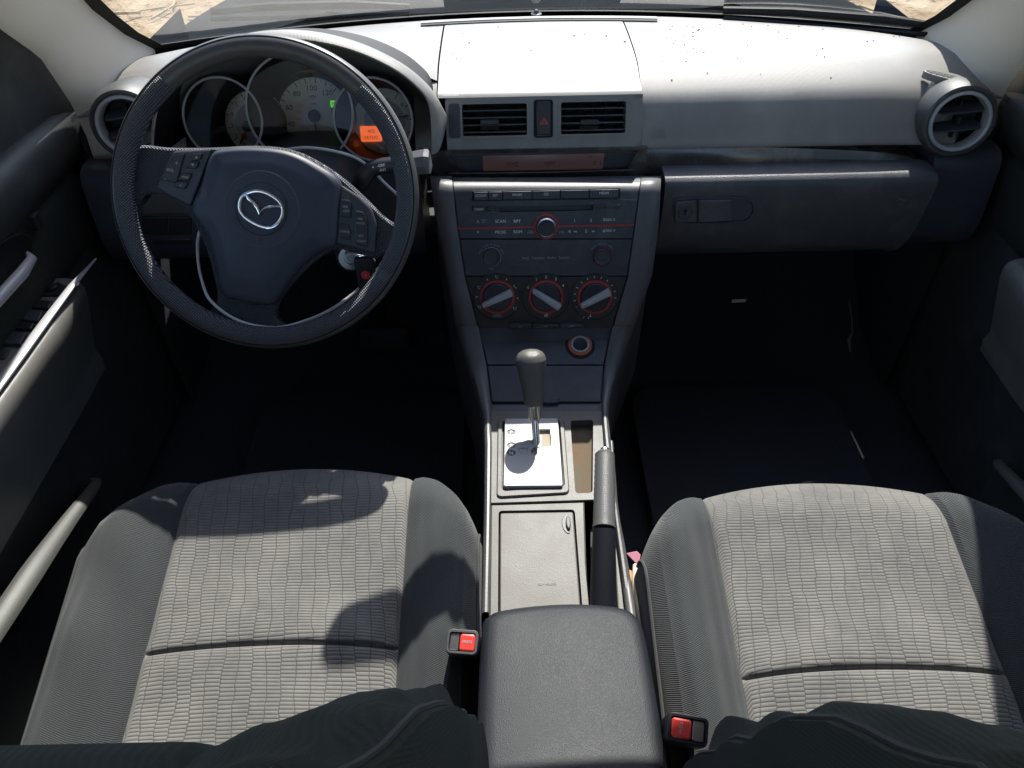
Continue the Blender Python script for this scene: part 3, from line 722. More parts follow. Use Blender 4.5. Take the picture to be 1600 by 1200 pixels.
# bezel face between the tubes (with three holes approximated by tube walls in front of a dark face)
GA = [('tachometer', (348,186), .0585, (401,193), .050), ('speedometer', (468,172), .079, (492,181), .0575), ('fuel_gauge', (583,187), .059, (601,190), .050)]
for nm, c0, r0, c1, r1 in GA:
    a0 = TF.px(*c0); 
    P_ = TF.P(*a0); axis = (DF.P(*DF.px(*c1)) - P_)
    b = MB(); rows = []
    for t, rr_ in ((0, r0), (.05, r0*.985), (.5, r0*.93), (.97, r0*.86)):
        cc_ = P_ + axis*t; rows.append([cc_ + TF.u*rr_*math.cos(k*math.pi/32) + TF.v*rr_*math.sin(k*math.pi/32) for k in range(64)])
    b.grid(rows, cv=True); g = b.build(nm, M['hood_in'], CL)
    b = MB(); q = [P_ + TF.u*r0*math.cos(k*math.pi/40) + TF.v*r0*math.sin(k*math.pi/40) for k in range(80)]; b.tube(q, .0019, 8, closed=True); b.build('silver_ring', M['satin_p'], g)
    df = Fr(P_+axis, TF.u, TF.v)
    b = MB(); b.lathe(df, [(r1, -.004), (r1, 0)], 64); b.build('dial', M['dial'], g)
    if nm != 'speedometer':
        b = MB(); b.lathe(df, [(r1*.66, 0), (r1*.66, .001)], 48); b.build('inner_dial', M['dial_in'], g)
    def tick(ang, r_a, r_b, wd, mat='ink', h=.0012):
        t_ = MB(); ca, sa = math.cos(ang), math.sin(ang)
        t_.add([df.P(ca*r_a-sa*wd, sa*r_a+ca*wd, h), df.P(ca*r_b-sa*wd, sa*r_b+ca*wd, h), df.P(ca*r_b+sa*wd, sa*r_b-ca*wd, h), df.P(ca*r_a+sa*wd, sa*r_a-ca*wd, h)], [(0,1,2,3)]); return t_
    if nm == 'speedometer':
        for k in range(29):
            an = R(270-10) - R(8.9)*k; t_ = tick(an, r1*(.86 if k % 2 == 0 else .92), r1*.985, .0007 if k % 2 == 0 else .0004); t_.build('tick', M['ink'], g)
        for k, s_ in enumerate(('0','20','40','60','80','100','120','140')):
            an = R(268) - R(35.5)*k; text(s_, df, r1*.72*math.cos(an), r1*.72*math.sin(an), .0115, M['ink'], g, .0012, sx=1.05)
        for k, s_ in enumerate(('20','40','60','80','100','120','140','160')):
            an = R(262) - R(23)*k*1.05; text(s_, df, r1*.46*math.cos(an), r1*.46*math.sin(an), .0055, M['dimwhite'], g, .0012)
        text('MPH', df, .0, r1*.50, .006, M['ink'], g, .0012); text('km/h', df, 0, r1*.32, .0045, M['ink'], g, .0012)
        nd = MB(); nd.add([df.P(-.0018,-.008,.006), df.P(.0018,-.008,.006), df.P(.0022,-r1*.9,.005), df.P(.0010,-r1*.9,.005)], [(0,3,2,1)]); nd.build('needle', M['needle'], g)
        nd = MB(); nd.lathe(df, [(.0095,.001),(.0095,.007),(.007,.009)], 32); nd.build('needle_hub', M['black'], g)
        x_, y_ = df.px(523, 182); nd = MB(); nd.plate(df, rr(x_, y_-.002, .0085, .054, .001), 0, .0014, .0004); sh = nd.build('gear_indicator', M['panel'], g)
        for k, s_ in enumerate('PRND'):
            yy = y_ + .019 - k*.0125
            if k == 0:
                nd = MB(); nd.plate(df, rr(x_, yy, .0085, .0105, .001), .001, .002, .0003); nd.build('lit_letter_patch', M['green'], g)
            text(s_, df, x_, yy, .008, M['oink'] if k == 0 else M['dimwhite'], g, .0024)
        x_, y_ = df.px(510, 213); nd = MB(); nd.plate(df, rr(x_, y_, .012, .015, .002), 0, .0014, .0004); nd.build('small_window', M['black'], g)
    elif nm == 'tachometer':
        for k in range(17): tick(R(262)-R(12.5)*k, r1*(.86 if k % 2 == 0 else .92), r1*.985, .0006).build('tick', M['ink'], g)
        for k in range(8):
            an = R(258)-R(25)*k; text(str(k), df, r1*.80*math.cos(an), r1*.80*math.sin(an), .0105, M['ink'], g, .0012)
        nd = MB(); c2 = df.px(388, 197); c3 = df.px(376, 224)
        nd.tube([df.P(*c2, .005), df.P(*c3, .004)], [.0025,.0012], 6); nd.build('needle', M['needle'], g)
        nd = MB(); nd.lathe(df, [(.0085,.001),(.0085,.007),(.006,.008)], 32, c=c2); nd.build('needle_hub', M['black'], g)
        c4 = df.px(382, 212); nd = MB(); nd.lathe(df, [(.0055,.002),(.0055,.003)], 8, c=c4); nd.build('warning_lamp', M['needle'], g)
    else:
        for k in range(5): tick(R(60)-R(28)*k, r1*.80, r1*.98, .0007).build('tick', M['ink'], g)
        for s_, an, rr_ in (('H', 80, .66), ('C', 10, .72), ('E', -38, .72), ('F', 38, .78)): text(s_, df, r1*rr_*math.cos(R(an)), r1*rr_*math.sin(R(an)), .010, M['ink'], g, .0022)
        x_, y_ = df.px(580, 209); nd = MB(); nd.plate(df, rr(x_, y_, .034, .024, .002), 0, .0024, .0005); nd.build('trip_display', M['olcd'], g)
        text('402', df, x_+.001, y_+.004, .008, M['oink'], g, .0028); text('057392', df, x_, y_-.006, .0075, M['oink'], g, .0028)
        nd = MB(); nd.tube([df.P(.012,.006,.005), df.P(.040,.008,.004)], [.002,.001], 6); nd.build('needle', M['needle'], g)
    b = MB(); b.ngon([P_ - TF.n*.002 + TF.u*r0*math.cos(k*math.pi/24) + TF.v*r0*math.sin(k*math.pi/24) for k in range(48)]); b.build('lens', M['lens'], g)

# ================================================================== centre stack
from mathutils.geometry import tessellate_polygon
def plate_holes(b, fr, outer, holes, h0, h1, depth=None, bev=.0008):
    outer = ccw(outer); holes = [ccw(h)[::-1] for h in holes]; top = inset(outer, bev)
    loops = [top]+holes; flat = [p for l in loops for p in l]
    tris = tessellate_polygon([[Vector((a, c, 0)) for a, c in l] for l in loops])
    b.add([fr.P(a, c, h1) for a, c in flat], [tuple(t) for t in tris], flat=True)
    b.grid([[fr.P(a,c,h0) for a,c in outer], [fr.P(a,c,h1-bev) for a,c in outer], [fr.P(a,c,h1) for a,c in top]], cv=True)
    for h in holes: b.grid([[fr.P(a,c,h1) for a,c in h], [fr.P(a,c,h1-(depth or (h1-h0))) for a,c in h]], cv=True)
    return b
pA, pB = UY(850, 300, .226), UY(850, 512, .152)
ST = Fr((pA+pB)/2, (1,0,0), pA-pB)
LP = Fr((UY(850,516,.166)+UY(850,630,.045))/2, (1,0,0), UY(850,516,.166)-UY(850,630,.045))
CZ = lambda y: interp([(-.45,.262),(-.31,.270),(-.02,.287),(.05,.290)], y)     # console top height
def strow(row):                                  # (y of the stack surface on the centre line)
    return interp([(276,.276),(279,.258),(283,.246),(290,.235),(300,.226),(512,.152),(540,.136),(572,.112),(600,.082),(620,.058),(632,.040),(660,.006)], row)
EDGE = {'lo': [(276,672),(350,683),(430,697),(512,713),(572,731),(630,748),(665,756),(700,757),(800,756),(960,752)],
        'li': [(276,706),(350,714),(430,726),(512,747),(572,760),(630,767),(665,768),(700,768),(800,767),(960,764)],
        'ri': [(276,1002),(350,992),(430,981),(512,957),(572,944),(630,940),(665,941),(700,944),(800,957),(960,978)],
        'ro': [(276,1033),(350,1030),(430,1019),(512,990),(572,968),(630,952),(665,951),(700,955),(800,966),(960,992)]}
def epos(k, row, y): return UY(interp(EDGE[k], row), row, y)
STK = thing('centre_stack', 'dark centre stack holding the radio, between two grey rails', 'centre stack', (0, .2, .28))
rows_px = [276,278,280,283,287,292,300,330,360,390,430,470,505,512,525,540,556,572,586,600,612,622,632,645,660]
# face sheet
b = MB(); rows = []
for r_ in rows_px:
    y = strow(r_); A, B = epos('li', r_, y), epos('ri', r_, y); A.z = B.z = (A.z+B.z)/2; A.y = B.y = y
    rows.append([A.lerp(B, k/8) for k in range(9)])
b.grid([[p - Vector((0,-.003,.003)) for p in r_] for r_ in rows]); b.build('face', M['panel2'], STK)
# rails
for s, ki, ko in ((-1, 'li', 'lo'), (1, 'ri', 'ro')):
    b = MB(); rows = []
    rr_px = [275,277,280,284,290,300,330,360,390,430,470,505,512,540,572,600,632,660,700,740,780,820,860,900,960]
    for r_ in rr_px:
        if r_ <= 632: y = strow(r_)
        else:
            pc = UZ(850, r_, .287); y = pc.y
            y = UZ(850, r_, CZ(y)).y
        I, O = epos(ki, r_, y), epos(ko, r_, y)
        if r_ > 632: I.z = O.z = CZ(y)
        if r_ < 512: nrm = ST.n
        elif r_ < 640: nrm = LP.n
        else: nrm = Vector((0,0,1))
        nrm = (nrm + Vector((0,0,1))*(.0 if r_ > 290 else .6)).normalized()
        lift = interp([(275,.0),(280,.004),(290,.007),(512,.008),(600,.009),(960,.007)], r_)
        pr = [I - nrm*.004, I + nrm*lift*.8, I.lerp(O, .2)+nrm*lift*1.15, I.lerp(O, .5)+nrm*lift*1.2, I.lerp(O, .8)+nrm*lift*.9, O, O - nrm*.012 + Vector((s*.001,0,0)), O - nrm*.03 + Vector((s*.002, .004, -.01)), Vector((O.x+s*.003, O.y+.06 if r_ < 600 else O.y, max(.03, O.z-.26)))]
        rows.append(pr)
    b.grid(rows); b.build('side_rail', M['rail'], STK)

# --- radio
RD = thing('car_radio', 'car stereo with red line and round silver knob in the centre stack', 'car radio', ST.P(0, .05))
def X_(k, r_): return ST.px(interp(EDGE[k], r_), r_)
def facepoly(r0, r1, padx=1.5, n=5):
    L = [ST.px(interp(EDGE['li'], lerp(r0,r1,i/n))+padx, lerp(r0,r1,i/n)) for i in range(n+1)]
    Rr = [ST.px(interp(EDGE['ri'], lerp(r0,r1,i/n))-padx, lerp(r0,r1,i/n)) for i in range(n+1)]
    return L + Rr[::-1]
b = MB(); rows = []
for r_, h in ((277,-.030),(278,-.016),(280,-.008),(284,-.002),(290,.002),(297,.0035),(304,.004),(312,.004)):
    y = strow(r_); pr = []
    A, B = epos('li', r_, y), epos('ri', r_, y); rows.append([A.lerp(B, .006+.988*k/20) + ST.n*(.004 if r_ > 288 else .003) for k in range(21)])
b.grid(rows); b.build('top_lip', M['console_d'], RD)
def pxrect(x0, y0, x1, y1, fr=ST, sk=.0): return [fr.px(x0,y0), fr.px(x1,y0-(x1-x0)*.021), fr.px(x1,y1-(x1-x0)*.021), fr.px(x0,y1)]
def sk(x): return -(x-850)*.021           # the whole radio leans a little in the picture
slot = [(780,322),(926,319),(926,328),(780,331)]
b = MB(); plate_holes(b, ST, facepoly(311, 372), [pxl(slot, ST)], -.002, .0045, .02); rp = b.build('upper_panel', M['panel'], RD)
b = MB(); b.ngon([ST.P(a,c,-.012) for a,c in ccw(pxl([(778,318),(928,315),(928,332),(778,335)], ST))]); b.build('disc_slot', M['black'], RD)
b = MB(); b.plate(ST, facepoly(373.5, 430), -.002, .0035, .001); lpn = b.build('lower_panel', M['panel'], RD)
def T(s_, px, py, size, mat='white', fr=ST, parent=RD, h=.0050, rot=0, **k):
    a, c = fr.px(px, py); text(s_, fr, a, c, size, M[mat], parent, h, rot=rot, **k)
xe = [740,763,785,831,875,920,966]
b = MB(); b.plate(ST, pxl([(738,295.5+sk(738)),(968,295.5+sk(968)),(968,311.5+sk(968)),(738,311.5+sk(738))], ST), .002, .0056, .0006); b.build('button_well', M['black'], RD)
labs = ['CLOCK','SET','FM/AM','CD','','MEDIA']
for i in range(6):
    x0, x1 = xe[i]+.5, xe[i+1]-.5
    b = MB(); b.plate(ST, rpoly(pxl([(x0,297+sk(x0)),(x1,297+sk(x1)),(x1,310+sk(x1)),(x0,310+sk(x0))], ST), .0008, 2), .002, .0075, .001)
    q = b.build('button', M['console_d'], RD)
    if labs[i]: T(labs[i], (x0+x1)/2, 302.5+sk((x0+x1)/2), .0052 if i != 2 else .005, h=.0078, parent=q)
for (x0,y0,x1,y1,s_) in ((738,321,760,328.5,'LOAD'),(760.6,321,779,328.5,'-'),(926,318,943,325,''),(943.6,317.5,968,324.5,'')):
    b = MB(); b.plate(ST, rpoly(pxl([(x0,y0),(x1,y0-.3),(x1,y1-.3),(x0,y1)], ST), .0015), .002, .0095, .0022); q = b.build('button', M['console_d'], RD)
    if s_: T(s_, (x0+x1)/2, (y0+y1)/2+1, .0052, h=.0098, parent=q)
for s_, x, y in (('SCAN',782,345),('RPT',808,345),('1',897.5,344),('2',923,343.5),('PROG',782,362),('RDM',809,361.5)):
    T(s_, x, y, .0066)
T('Λ', 747, 346, .006); T('TRACK', 757, 343, .003, 'dimwhite'); T('SEEK', 756, 346.5, .003, 'dimwhite'); T('V', 747, 362, .006)
T('3', 943, 342.5, .0072); T('DISC Λ', 953, 342.5, .005); T('4', 889.5, 361, .007); T('5', 915.5, 360.5, .007); T('6', 943, 360, .0072); T('DISC V', 953, 359.5, .005)
T('VOL', 877, 362, .0048, 'dimwhite'); T('PWR', 829, 363, .0048, 'dimwhite'); T('PUSH', 829, 360, .003, 'dimwhite')
def trimesh(fr, x, y, sx, parent, h=.0051):
    b = MB(); a, c = fr.px(x, y)
    for k in (0, .0026): b.add([fr.P(a+k*sx-.0012*sx, c, h), fr.P(a+k*sx+.0012*sx, c+.0013, h), fr.P(a+k*sx+.0012*sx, c-.0013, h)], [(0,1,2)])
    b.build('arrow_mark', M['white'], parent)
trimesh(ST, 897, 361, 1, RD); trimesh(ST, 928, 360.5, -1, RD)
b = MB()
b.box(ST, ST.px(714,354)[0], ST.px(836,353)[0], ST.px(850,353)[1]-.0015, ST.px(850,353)[1]+.0015, .003, .0062)
b.box(ST, ST.px(870,353)[0], ST.px(990,350)[0], ST.px(850,353)[1]-.0015, ST.px(850,353)[1]+.0015, .003, .0062); b.build('red_line', M['red'], RD)
kc = ST.px(853, 353)
b = MB(); b.lathe(ST, [(.0205,.003),(.0205,.0065),(.0195,.0075),(.0172,.0075),(.0168,.006)], 48, c=kc); b.build('red_ring', M['red'], RD)
b = MB(); b.lathe(ST, [(.0165,.004),(.0163,.016),(.0150,.0195),(.0135,.0205),(.0128,.0195)], 48, c=kc, cap1=False); kn = b.build('volume_knob', M['satin'], RD)
b = MB(); b.lathe(ST, [(.0129,.0190),(.0100,.0186),(.004,.0184)], 40, c=kc); b.build('knob_face', M['button'], kn)
for x in (762,795,820,911,936):
    b = MB(); 
    a0, c0 = ST.px(x, 338); a1, c1 = ST.px(x, 370); 
# small round knobs of the lower panel
for (x, y, lab) in ((768,400,0),(940,399,1)):
    c = ST.px(x, y)
    b = MB(); b.lathe(ST, [(.0168,.003),(.0166,.0052),(.0150,.0058),(.0146,.0045)], 40, c=c); b.build('knob_ring', M['chrome'] if lab == 2 else M['satin_p'] if 0 else M['panel2'], RD)
    b = MB(); b.lathe(ST, [(.0140,.003),(.0138,.0115),(.0125,.0135),(.0105,.0130),(.0095,.0120)], 40, c=c); k_ = b.build('tone_knob', M['panel'], RD)
    b = MB(); q = [ST.P(c[0]+.0152*math.cos(t*math.pi/24), c[1]+.0152*math.sin(t*math.pi/24), .0056) for t in range(0, 48)]; b.tube(q, .0005, 5, closed=True); b.build('ring_line', M['dimwhite'] if lab == 0 else M['red'], RD)
    s_ = 'PUSH AUTO-M DISP SEEK' if lab == 0 else 'PUSH AUDIO CONT'
    n = len(s_); span = R(150 if lab == 0 else 110)
    for i, ch in enumerate(s_):
        if ch == ' ': continue
        an = R(90)+span/2-span*i/(n-1); text(ch, ST, c[0]+.0195*math.cos(an), c[1]+.0195*math.sin(an), .0034, M['dimwhite'], RD, .0042, rot=an-R(90))
T('TEXT', 768, 419, .0034, 'dimwhite', h=.0042)
T('Multi   Function   Audio   System', 852, 402, .0056, 'dimwhite', h=.0042)
b = MB(); y0 = ST.px(850, 411)[1]; b.box(ST, ST.px(795,411)[0], ST.px(908,411)[0], y0-.0004, y0+.0004, .003, .0040); b.build('groove_line', M['rail'], RD)

# --- climate controls
CC = thing('climate_control', 'heater control panel with three red ringed knobs below the radio', 'climate control', ST.P(0, -.07))
M['clim'] = plastic('climate_panel_plastic', (.026,.024,.023), .5, 1100, .1, .4, dust=.15)
b = MB(); fp = facepoly(431.5, 511); b.plate(ST, fp, -.002, .0035, .001); b.build('control_panel', M['clim'], CC)
for (x, y, rot, kd) in ((777,463,24,0),(853,463,-34,1),(929,463,27,2)):
    c = ST.px(x, y)
    b = MB(); b.lathe(ST, [(.0400,.003),(.0400,.0042),(.0385,.0048),(.0380,.0036)], 64, c=c); b.build('knob_surround', M['clim'], CC)
    b = MB(); b.lathe(ST, [(.0290,.003),(.0288,.0058),(.0275,.0064),(.0245,.0064),(.0242,.004)], 56, c=c); b.build('red_ring', M['red'], CC)
    b = MB(); b.lathe(ST, [(.0240,.003),(.0238,.009),(.0225,.0105),(.0,.0105)], 56, c=c, cap1=False); kb = b.build('dial_knob', M['button'], CC)
    f2 = Fr(ST.P(c[0], c[1], .0105), ST.u*math.cos(R(rot))+ST.v*math.sin(R(rot)), -ST.u*math.sin(R(rot))+ST.v*math.cos(R(rot)))
    sg = -1 if kd != 1 else -1
    b = MB(); pp = [(-.0262,-.0022),(-.0262,.0018),(-.020,.0036),(.018,.0052),(.0245,.0052),(.0262,.0036),(.0262,-.0036),(.0245,-.0052),(.018,-.0052),(-.020,-.0038)]
    if kd == 1: pass
    b.plate(f2, smooth(pp, 2), -.001, .0125, .0022); b.build('pointer', M['satin_p'], kb)
    b = MB(); b.box(f2, -.021, -.014, -.0004, .0004, .0122, .0127); b.build('pointer_mark', M['panel'], kb)
    def lab(an, s_, size=.0068, rad=.0335): text(s_, ST, c[0]+rad*math.cos(R(an)), c[1]+rad*math.sin(R(an)), size, M['white'], CC, .0052, rot=0)
    def tk(an, mat='white', r0=.0318, r1=.0352):
        t_ = MB(); ca, sa = math.cos(R(an)), math.sin(R(an)); wd = .0005
        t_.add([ST.P(c[0]+ca*r0-sa*wd, c[1]+sa*r0+ca*wd, .0052), ST.P(c[0]+ca*r1-sa*wd, c[1]+sa*r1+ca*wd, .0052), ST.P(c[0]+ca*r1+sa*wd, c[1]+sa*r1-ca*wd, .0052), ST.P(c[0]+ca*r0+sa*wd, c[1]+sa*r0-ca*wd, .0052)], [(0,1,2,3)]); t_.build('tick', M[mat], CC)
    def glyph(an, k):                     # little seated figure with an arrow
        g_ = MB(); o = ST.P(c[0]+.034*math.cos(R(an)), c[1]+.034*math.sin(R(an)), .0052); f3 = Fr(o, ST.u, ST.v)
        g_.lathe(f3, [(.0008,0),(.0008,.0002)], 8, c=(-.0015,.0018)); g_.tube([f3.P(-.0018,.0006), f3.P(-.0012,-.0014), f3.P(.0008,-.0014), f3.P(.0014,-.003)], .0003, 4)
        if k != 1: g_.tube([f3.P(.0030,.0015), f3.P(.0008,.0012)], .0003, 4)
        if k != 0: g_.tube([f3.P(.0026,-.0005), f3.P(.0026,-.0028)], .0003, 4)
        g_.build('airflow_symbol', M['white'], CC)
    if kd == 0:
        for an in (117, 62, 178, -4): tk(an)
        for an, k in ((90,0),(150,0),(30,1),(208,2),(-35,2)): glyph(an, k)
        T('MODE', x, 492, .0048, 'dimwhite', parent=CC, h=.0052)
    elif kd == 1:
        for an, s_ in ((150,'0'),(118,'1'),(90,'2'),(62,'3'),(34,'4')): lab(an, s_)
        g_ = MB(); o = ST.px(853, 491)
        for k in range(4):
            a2 = k*math.pi/2+.5; g_.add([ST.P(o[0]+math.cos(a2+d)*r_, o[1]+math.sin(a2+d)*r_, .0052) for d, r_ in ((0,.0005),(-.45,.0032),(.45,.0034))], [(0,1,2)])
        g_.build('fan_symbol', M['white'], CC)
    else:
        for k in range(13): tk(208-k*19.2 if k < 13 else 0, 'white' if 0 < k < 12 else ('needle' if k == 12 else 'satin_p'))
        g_ = MB(); o = ST.px(922, 493); f3 = Fr(ST.P(o[0], o[1], .0052), ST.u, ST.v)
        g_.tube([f3.P(0,.004), f3.P(0,.0005)], .0006, 5); g_.tube([f3.P(-.004,0), f3.P(.003,0)], .0003, 4); g_.lathe(f3, [(.001,0),(.001,.0002)], 8, c=(-.003,-.003)); g_.lathe(f3, [(.001,0),(.001,.0002)], 8, c=(-.011,-.0015)); g_.build('temperature_symbol', M['white'], CC)
for x0, x1, s_ in ((795,831,'A/C'),(832.5,873,'REC'),(874.5,911,'DEF')):
    b = MB(); b.plate(ST, rpoly(pxl([(x0,503+sk(x0)*.6),(x1,503+sk(x1)*.6),(x1,511+sk(x1)*.6),(x0,511+sk(x0)*.6)], ST), .0015), .002, .0105, .0025); q = b.build('button', M['panel'], CC)
    T(s_ , (x0+x1)/2, 507+sk((x0+x1)/2)*.6, .0040, 'dimwhite', parent=q, h=.0108)

# --- lower panel with the 12 volt socket and cubby lid
def lpoly(r0, r1, padx=2):
    fr = LP; n = 4
    L = [fr.px(interp(EDGE['li'], lerp(r0,r1,i/n))+padx, lerp(r0,r1,i/n)) for i in range(n+1)]
    Rr = [fr.px(interp(EDGE['ri'], lerp(r0,r1,i/n))-padx, lerp(r0,r1,i/n)) for i in range(n+1)]
    return L + Rr[::-1]
sc_ = LP.px(906, 541)
hole = [(sc_[0]+.0175*math.cos(t*math.pi/16), sc_[1]+.0175*math.sin(t*math.pi/16)) for t in range(32)]
b = MB(); plate_holes(b, LP, lpoly(514, 571), [hole], -.012, .004, .03); b.build('socket_panel', M['panel2'], STK)
b = MB(); b.plate(LP, lpoly(572.5, 629), -.012, .0035, .0015); b.build('cubby_lid', M['panel2'], STK)
b = MB(); b.plate(LP, rpoly([LP.px(*p) for p in ((848,622),(873,622),(873,632),(848,632))], .004), -.003, .0065, .002); b.build('lid_pull', M['panel2'], STK)
SOC = STK
b = MB(); b.lathe(LP, [(.0255,.003),(.0245,.0050),(.0205,.0052),(.0200,.0045)], 48, c=sc_, cap1=False); so_ = b.build('power_socket', M['black'], SOC)
b = MB(); b.lathe(LP, [(.0205,.003),(.0200,.0068),(.0185,.0078),(.0160,.0078),(.0158,.004)], 48, c=sc_, cap1=False); b.build('orange_ring', M['orange'], so_)
b = MB(); b.lathe(LP, [(.0158,.003),(.0155,.0092),(.0145,.0098),(.0125,.0092),(.0120,-.004)], 48, c=sc_, cap1=False); b.build('white_ring', M['satin_p'], so_)
b = MB(); b.lathe(LP, [(.0120,-.004),(.008,-.003),(.001,-.0025)], 32, c=sc_); b.build('socket_plug', M['black'], so_)
b = MB(); b.plate(LP, rr(sc_[0]-.001, sc_[1]+.002, .003, .006, .001), -.003, -.001, .0004); b.build('plug_mark', M['dimwhite'], so_)

# ================================================================== centre console
CN = thing('centre_console', 'grey centre console between the seats with gear gate and cup holder lid', 'centre console', (0, -.15, .03))
CF = Fr(Vector((0, -.14, CZ(-.14))), (1,0,0), (0, .34, CZ(.03)-CZ(-.31)))
def cpl(pts, h=0): return [CF.px(x, y, h) for x, y in pts]
outer = cpl([(767,642),(767,700),(766,800),(764,1000),(988,1000),(978,950),(957,800),(944,700),(941,642)])
gate_hole = cpl([(786,660),(874,658),(881,762),(786,768)]); gate_hole = rpoly(gate_hole, .006)
tray_hole = rpoly(cpl([(891,657),(927,656),(926,770),(899,771)]), .006)
lid_hole = rpoly(cpl([(779,798),(898,796),(911,960),(778,960)]), .006)
brake_hole = rpoly(cpl([(922,786),(962,783),(982,990),(924,990)]), .006)
up_o = cpl([(767,642),(768,700),(767,786),(955,780),(944,700),(941,642)])
lo_o = cpl([(767,788.5),(764,990),(926,990),(916,880),(913,784)])
b = MB(); plate_holes(b, CF, up_o, [gate_hole, tray_hole], -.004, 0, .018, .0006); b.build('top_panel', M['console'], CN)
b = MB(); plate_holes(b, CF, lo_o, [lid_hole], -.02, 0, .018, .002); b.build('lid_surround', M['console'], CN)
b = MB(); b.plate(CF, cpl([(925,783),(958,781),(990,1000),(924,1000)]), -.06, -.035, .0005); b.build('brake_well', M['black'], CN)
b = MB(); b.plate(CF, cpl([(952,781),(960,780),(972,860),(986,985),(968,985),(960,860)]), -.03, -.004, .002); b.build('well_edge', M['console'], CN)
b = MB(); b.plate(CF, ccw(lid_hole), -.02, -.0185, .0002); b.plate(CF, inset(ccw(lid_hole), .0022), -.012, -.0022, .0018); lid = b.build('cup_holder_lid', M['console'], CN)
nc = CF.px(889, 817); b = MB(); b.plate(CF, [(nc[0]+.010*math.cos(R(90+180*k/12))*1.0, nc[1]+.017*math.sin(R(90+180*k/12))) for k in range(13)], -.004, -.0012, .0006); b.build('finger_notch', M['console_d'], lid)
b = MB(); b.plate(CF, [(nc[0]-.001+.0035*math.cos(t*math.pi/8), nc[1]+.011*math.sin(t*math.pi/8)) for t in range(16)], -.002, .003, .0015); b.build('latch_tab', M['console'], lid)
tx_ = CF.px(855, 912); text('CUP HOLDER', CF, tx_[0], tx_[1], .004, M['console'], lid, -.0018)
b = MB(); b.plate(CF, ccw(tray_hole), -.016, -.015, .0002); b.build('tray_floor', plastic('dirty_tray', (.12,.10,.07), .85, 300, .3, .2, dust=1, dustcol=(.22,.07,.03)), CN)
# seam across the console and raised frame round the gate
go, gi = rpoly(cpl([(778,656),(881,655),(890,772),(776,779)]), .009, 6), rpoly(cpl([(785,660),(874,658),(882,762),(785,769)]), .007, 6)
b = MB(); b.grid([[CF.P(a,c,h) for a,c in p] for p, h in ((ccw(go),-.001),(ccw(go),.002),(inset(ccw(go),.0015),.0035),(inset(ccw(gi),-.001),.0035),(ccw(gi),.002),(ccw(gi),-.010))], cv=True)
b.build('gate_frame', M['console'], CN)
GFm = Fr(CF.P(0,0,.0085), CF.u, CF.v)
def gz(pts): return [GFm.px(775+x/8.575, 645+y/8.575) for x, y in pts]   # from the enlarged view of the gate
gp = rpoly(gz([(118,72),(832,68),(898,978),(98,985)]), .004, 5)
slot = gz([(545,218),(725,216),(738,330),(742,445),(612,462),(556,470),(552,560),(470,562),(468,500),(520,455),(612,450),(612,300),(545,296)])
rcap = rpoly(gz([(300,470),(425,468),(428,530),(300,532)]), .001)
lets = [GFm.px(799,675), GFm.px(799,695.5), GFm.px(799,707.5)]
lh = [[(x+.0068*math.cos(t*math.pi/10), y+.0058*math.sin(t*math.pi/10)) for t in range(20)] for x, y in lets]
b = MB(); plate_holes(b, GFm, gp, [slot, rcap]+lh, -.014, .0, .010, .0012); gt = b.build('gear_gate', M['silver'], CN)
b = MB(); b.ngon([GFm.P(a,c,-.006) for a,c in ccw(inset(ccw(gp), .002))]); b.build('slot_floor', plastic('gate_floor', (.34,.29,.22), .7, 200, .3, .3, dust=1), gt)
for k, ch in enumerate('PRN'):
    b = MB(); x, y = lets[k]; b.plate(GFm, lh[k], -.004, -.0012, .0004); q = b.build('letter_button', M['panel2'], gt); text(ch, GFm, x, y, .0085, M['white'], q, -.0009)
b = MB(); b.plate(GFm, inset(ccw(rcap), .0004), -.006, -.0005, .0006); b.build('release_cap', M['silver'], gt)
# right wall strip with lit ridge and clutter between console and passenger seat
pr = [(955,690),(962,800),(970,850),(984,944),(992,1000)]
b = MB(); pts = [UZ(x, y, CZ(-.15)-.006) for x, y in pr]; b.tube(pts, [.003,.004,.0055,.0065,.0065], 10); b.build('edge_ridge', M['rail'], CN)

# gear lever
lb = UZ(838, 690, .294); kt = UD(829, 556, 1.15)
GL = thing('gear_lever', 'gear lever with egg shaped leather knob on a chrome stalk', 'gear lever', lb)
ax = (kt-lb); Ln = ax.length; axn = ax.normalized(); gf = Fr(lb, axn.cross(Vector((0,1,0))).normalized()*-1 if False else (1,0,0), Vector((0,1,0)))
gf.u = (Vector((1,0,0)) - axn*axn.x).normalized(); gf.v = axn.cross(gf.u); gf.n = axn
b = MB(); b.lathe(gf, [(.0062,-.012),(.0060,.02),(.0055,.050)], 16); b.build('stalk', M['chrome'], GL)
b = MB(); b.lathe(gf, [(.0095,.036),(.0100,.038),(.0100,.056),(.0120,.060)], 20, cap0=True); b.build('collar', M['chrome'], GL)
b = MB(); s0 = .058; kl = Ln+.010-s0
kp = [(.0125,0),(.0140,.004),(.0150,.015),(.0165,.035),(.0185,.055),(.0208,.072),(.0222,.084),(.0222,.092),(.0210,.100),(.0180,.107),(.0120,.112),(.0050,.1142),(.001,.1145)]
b.lathe(gf, [(r_*1.02, s0+h*kl/.1145) for r_, h in kp[:8]], 40, cap1=False); kb = b.build('knob', M['knob'], GL)
b = MB(); b.lathe(gf, [(r_*1.035, s0+h*kl/.1145) for r_, h in kp[7:]], 40); b.build('knob_cap', M['knob'], GL)

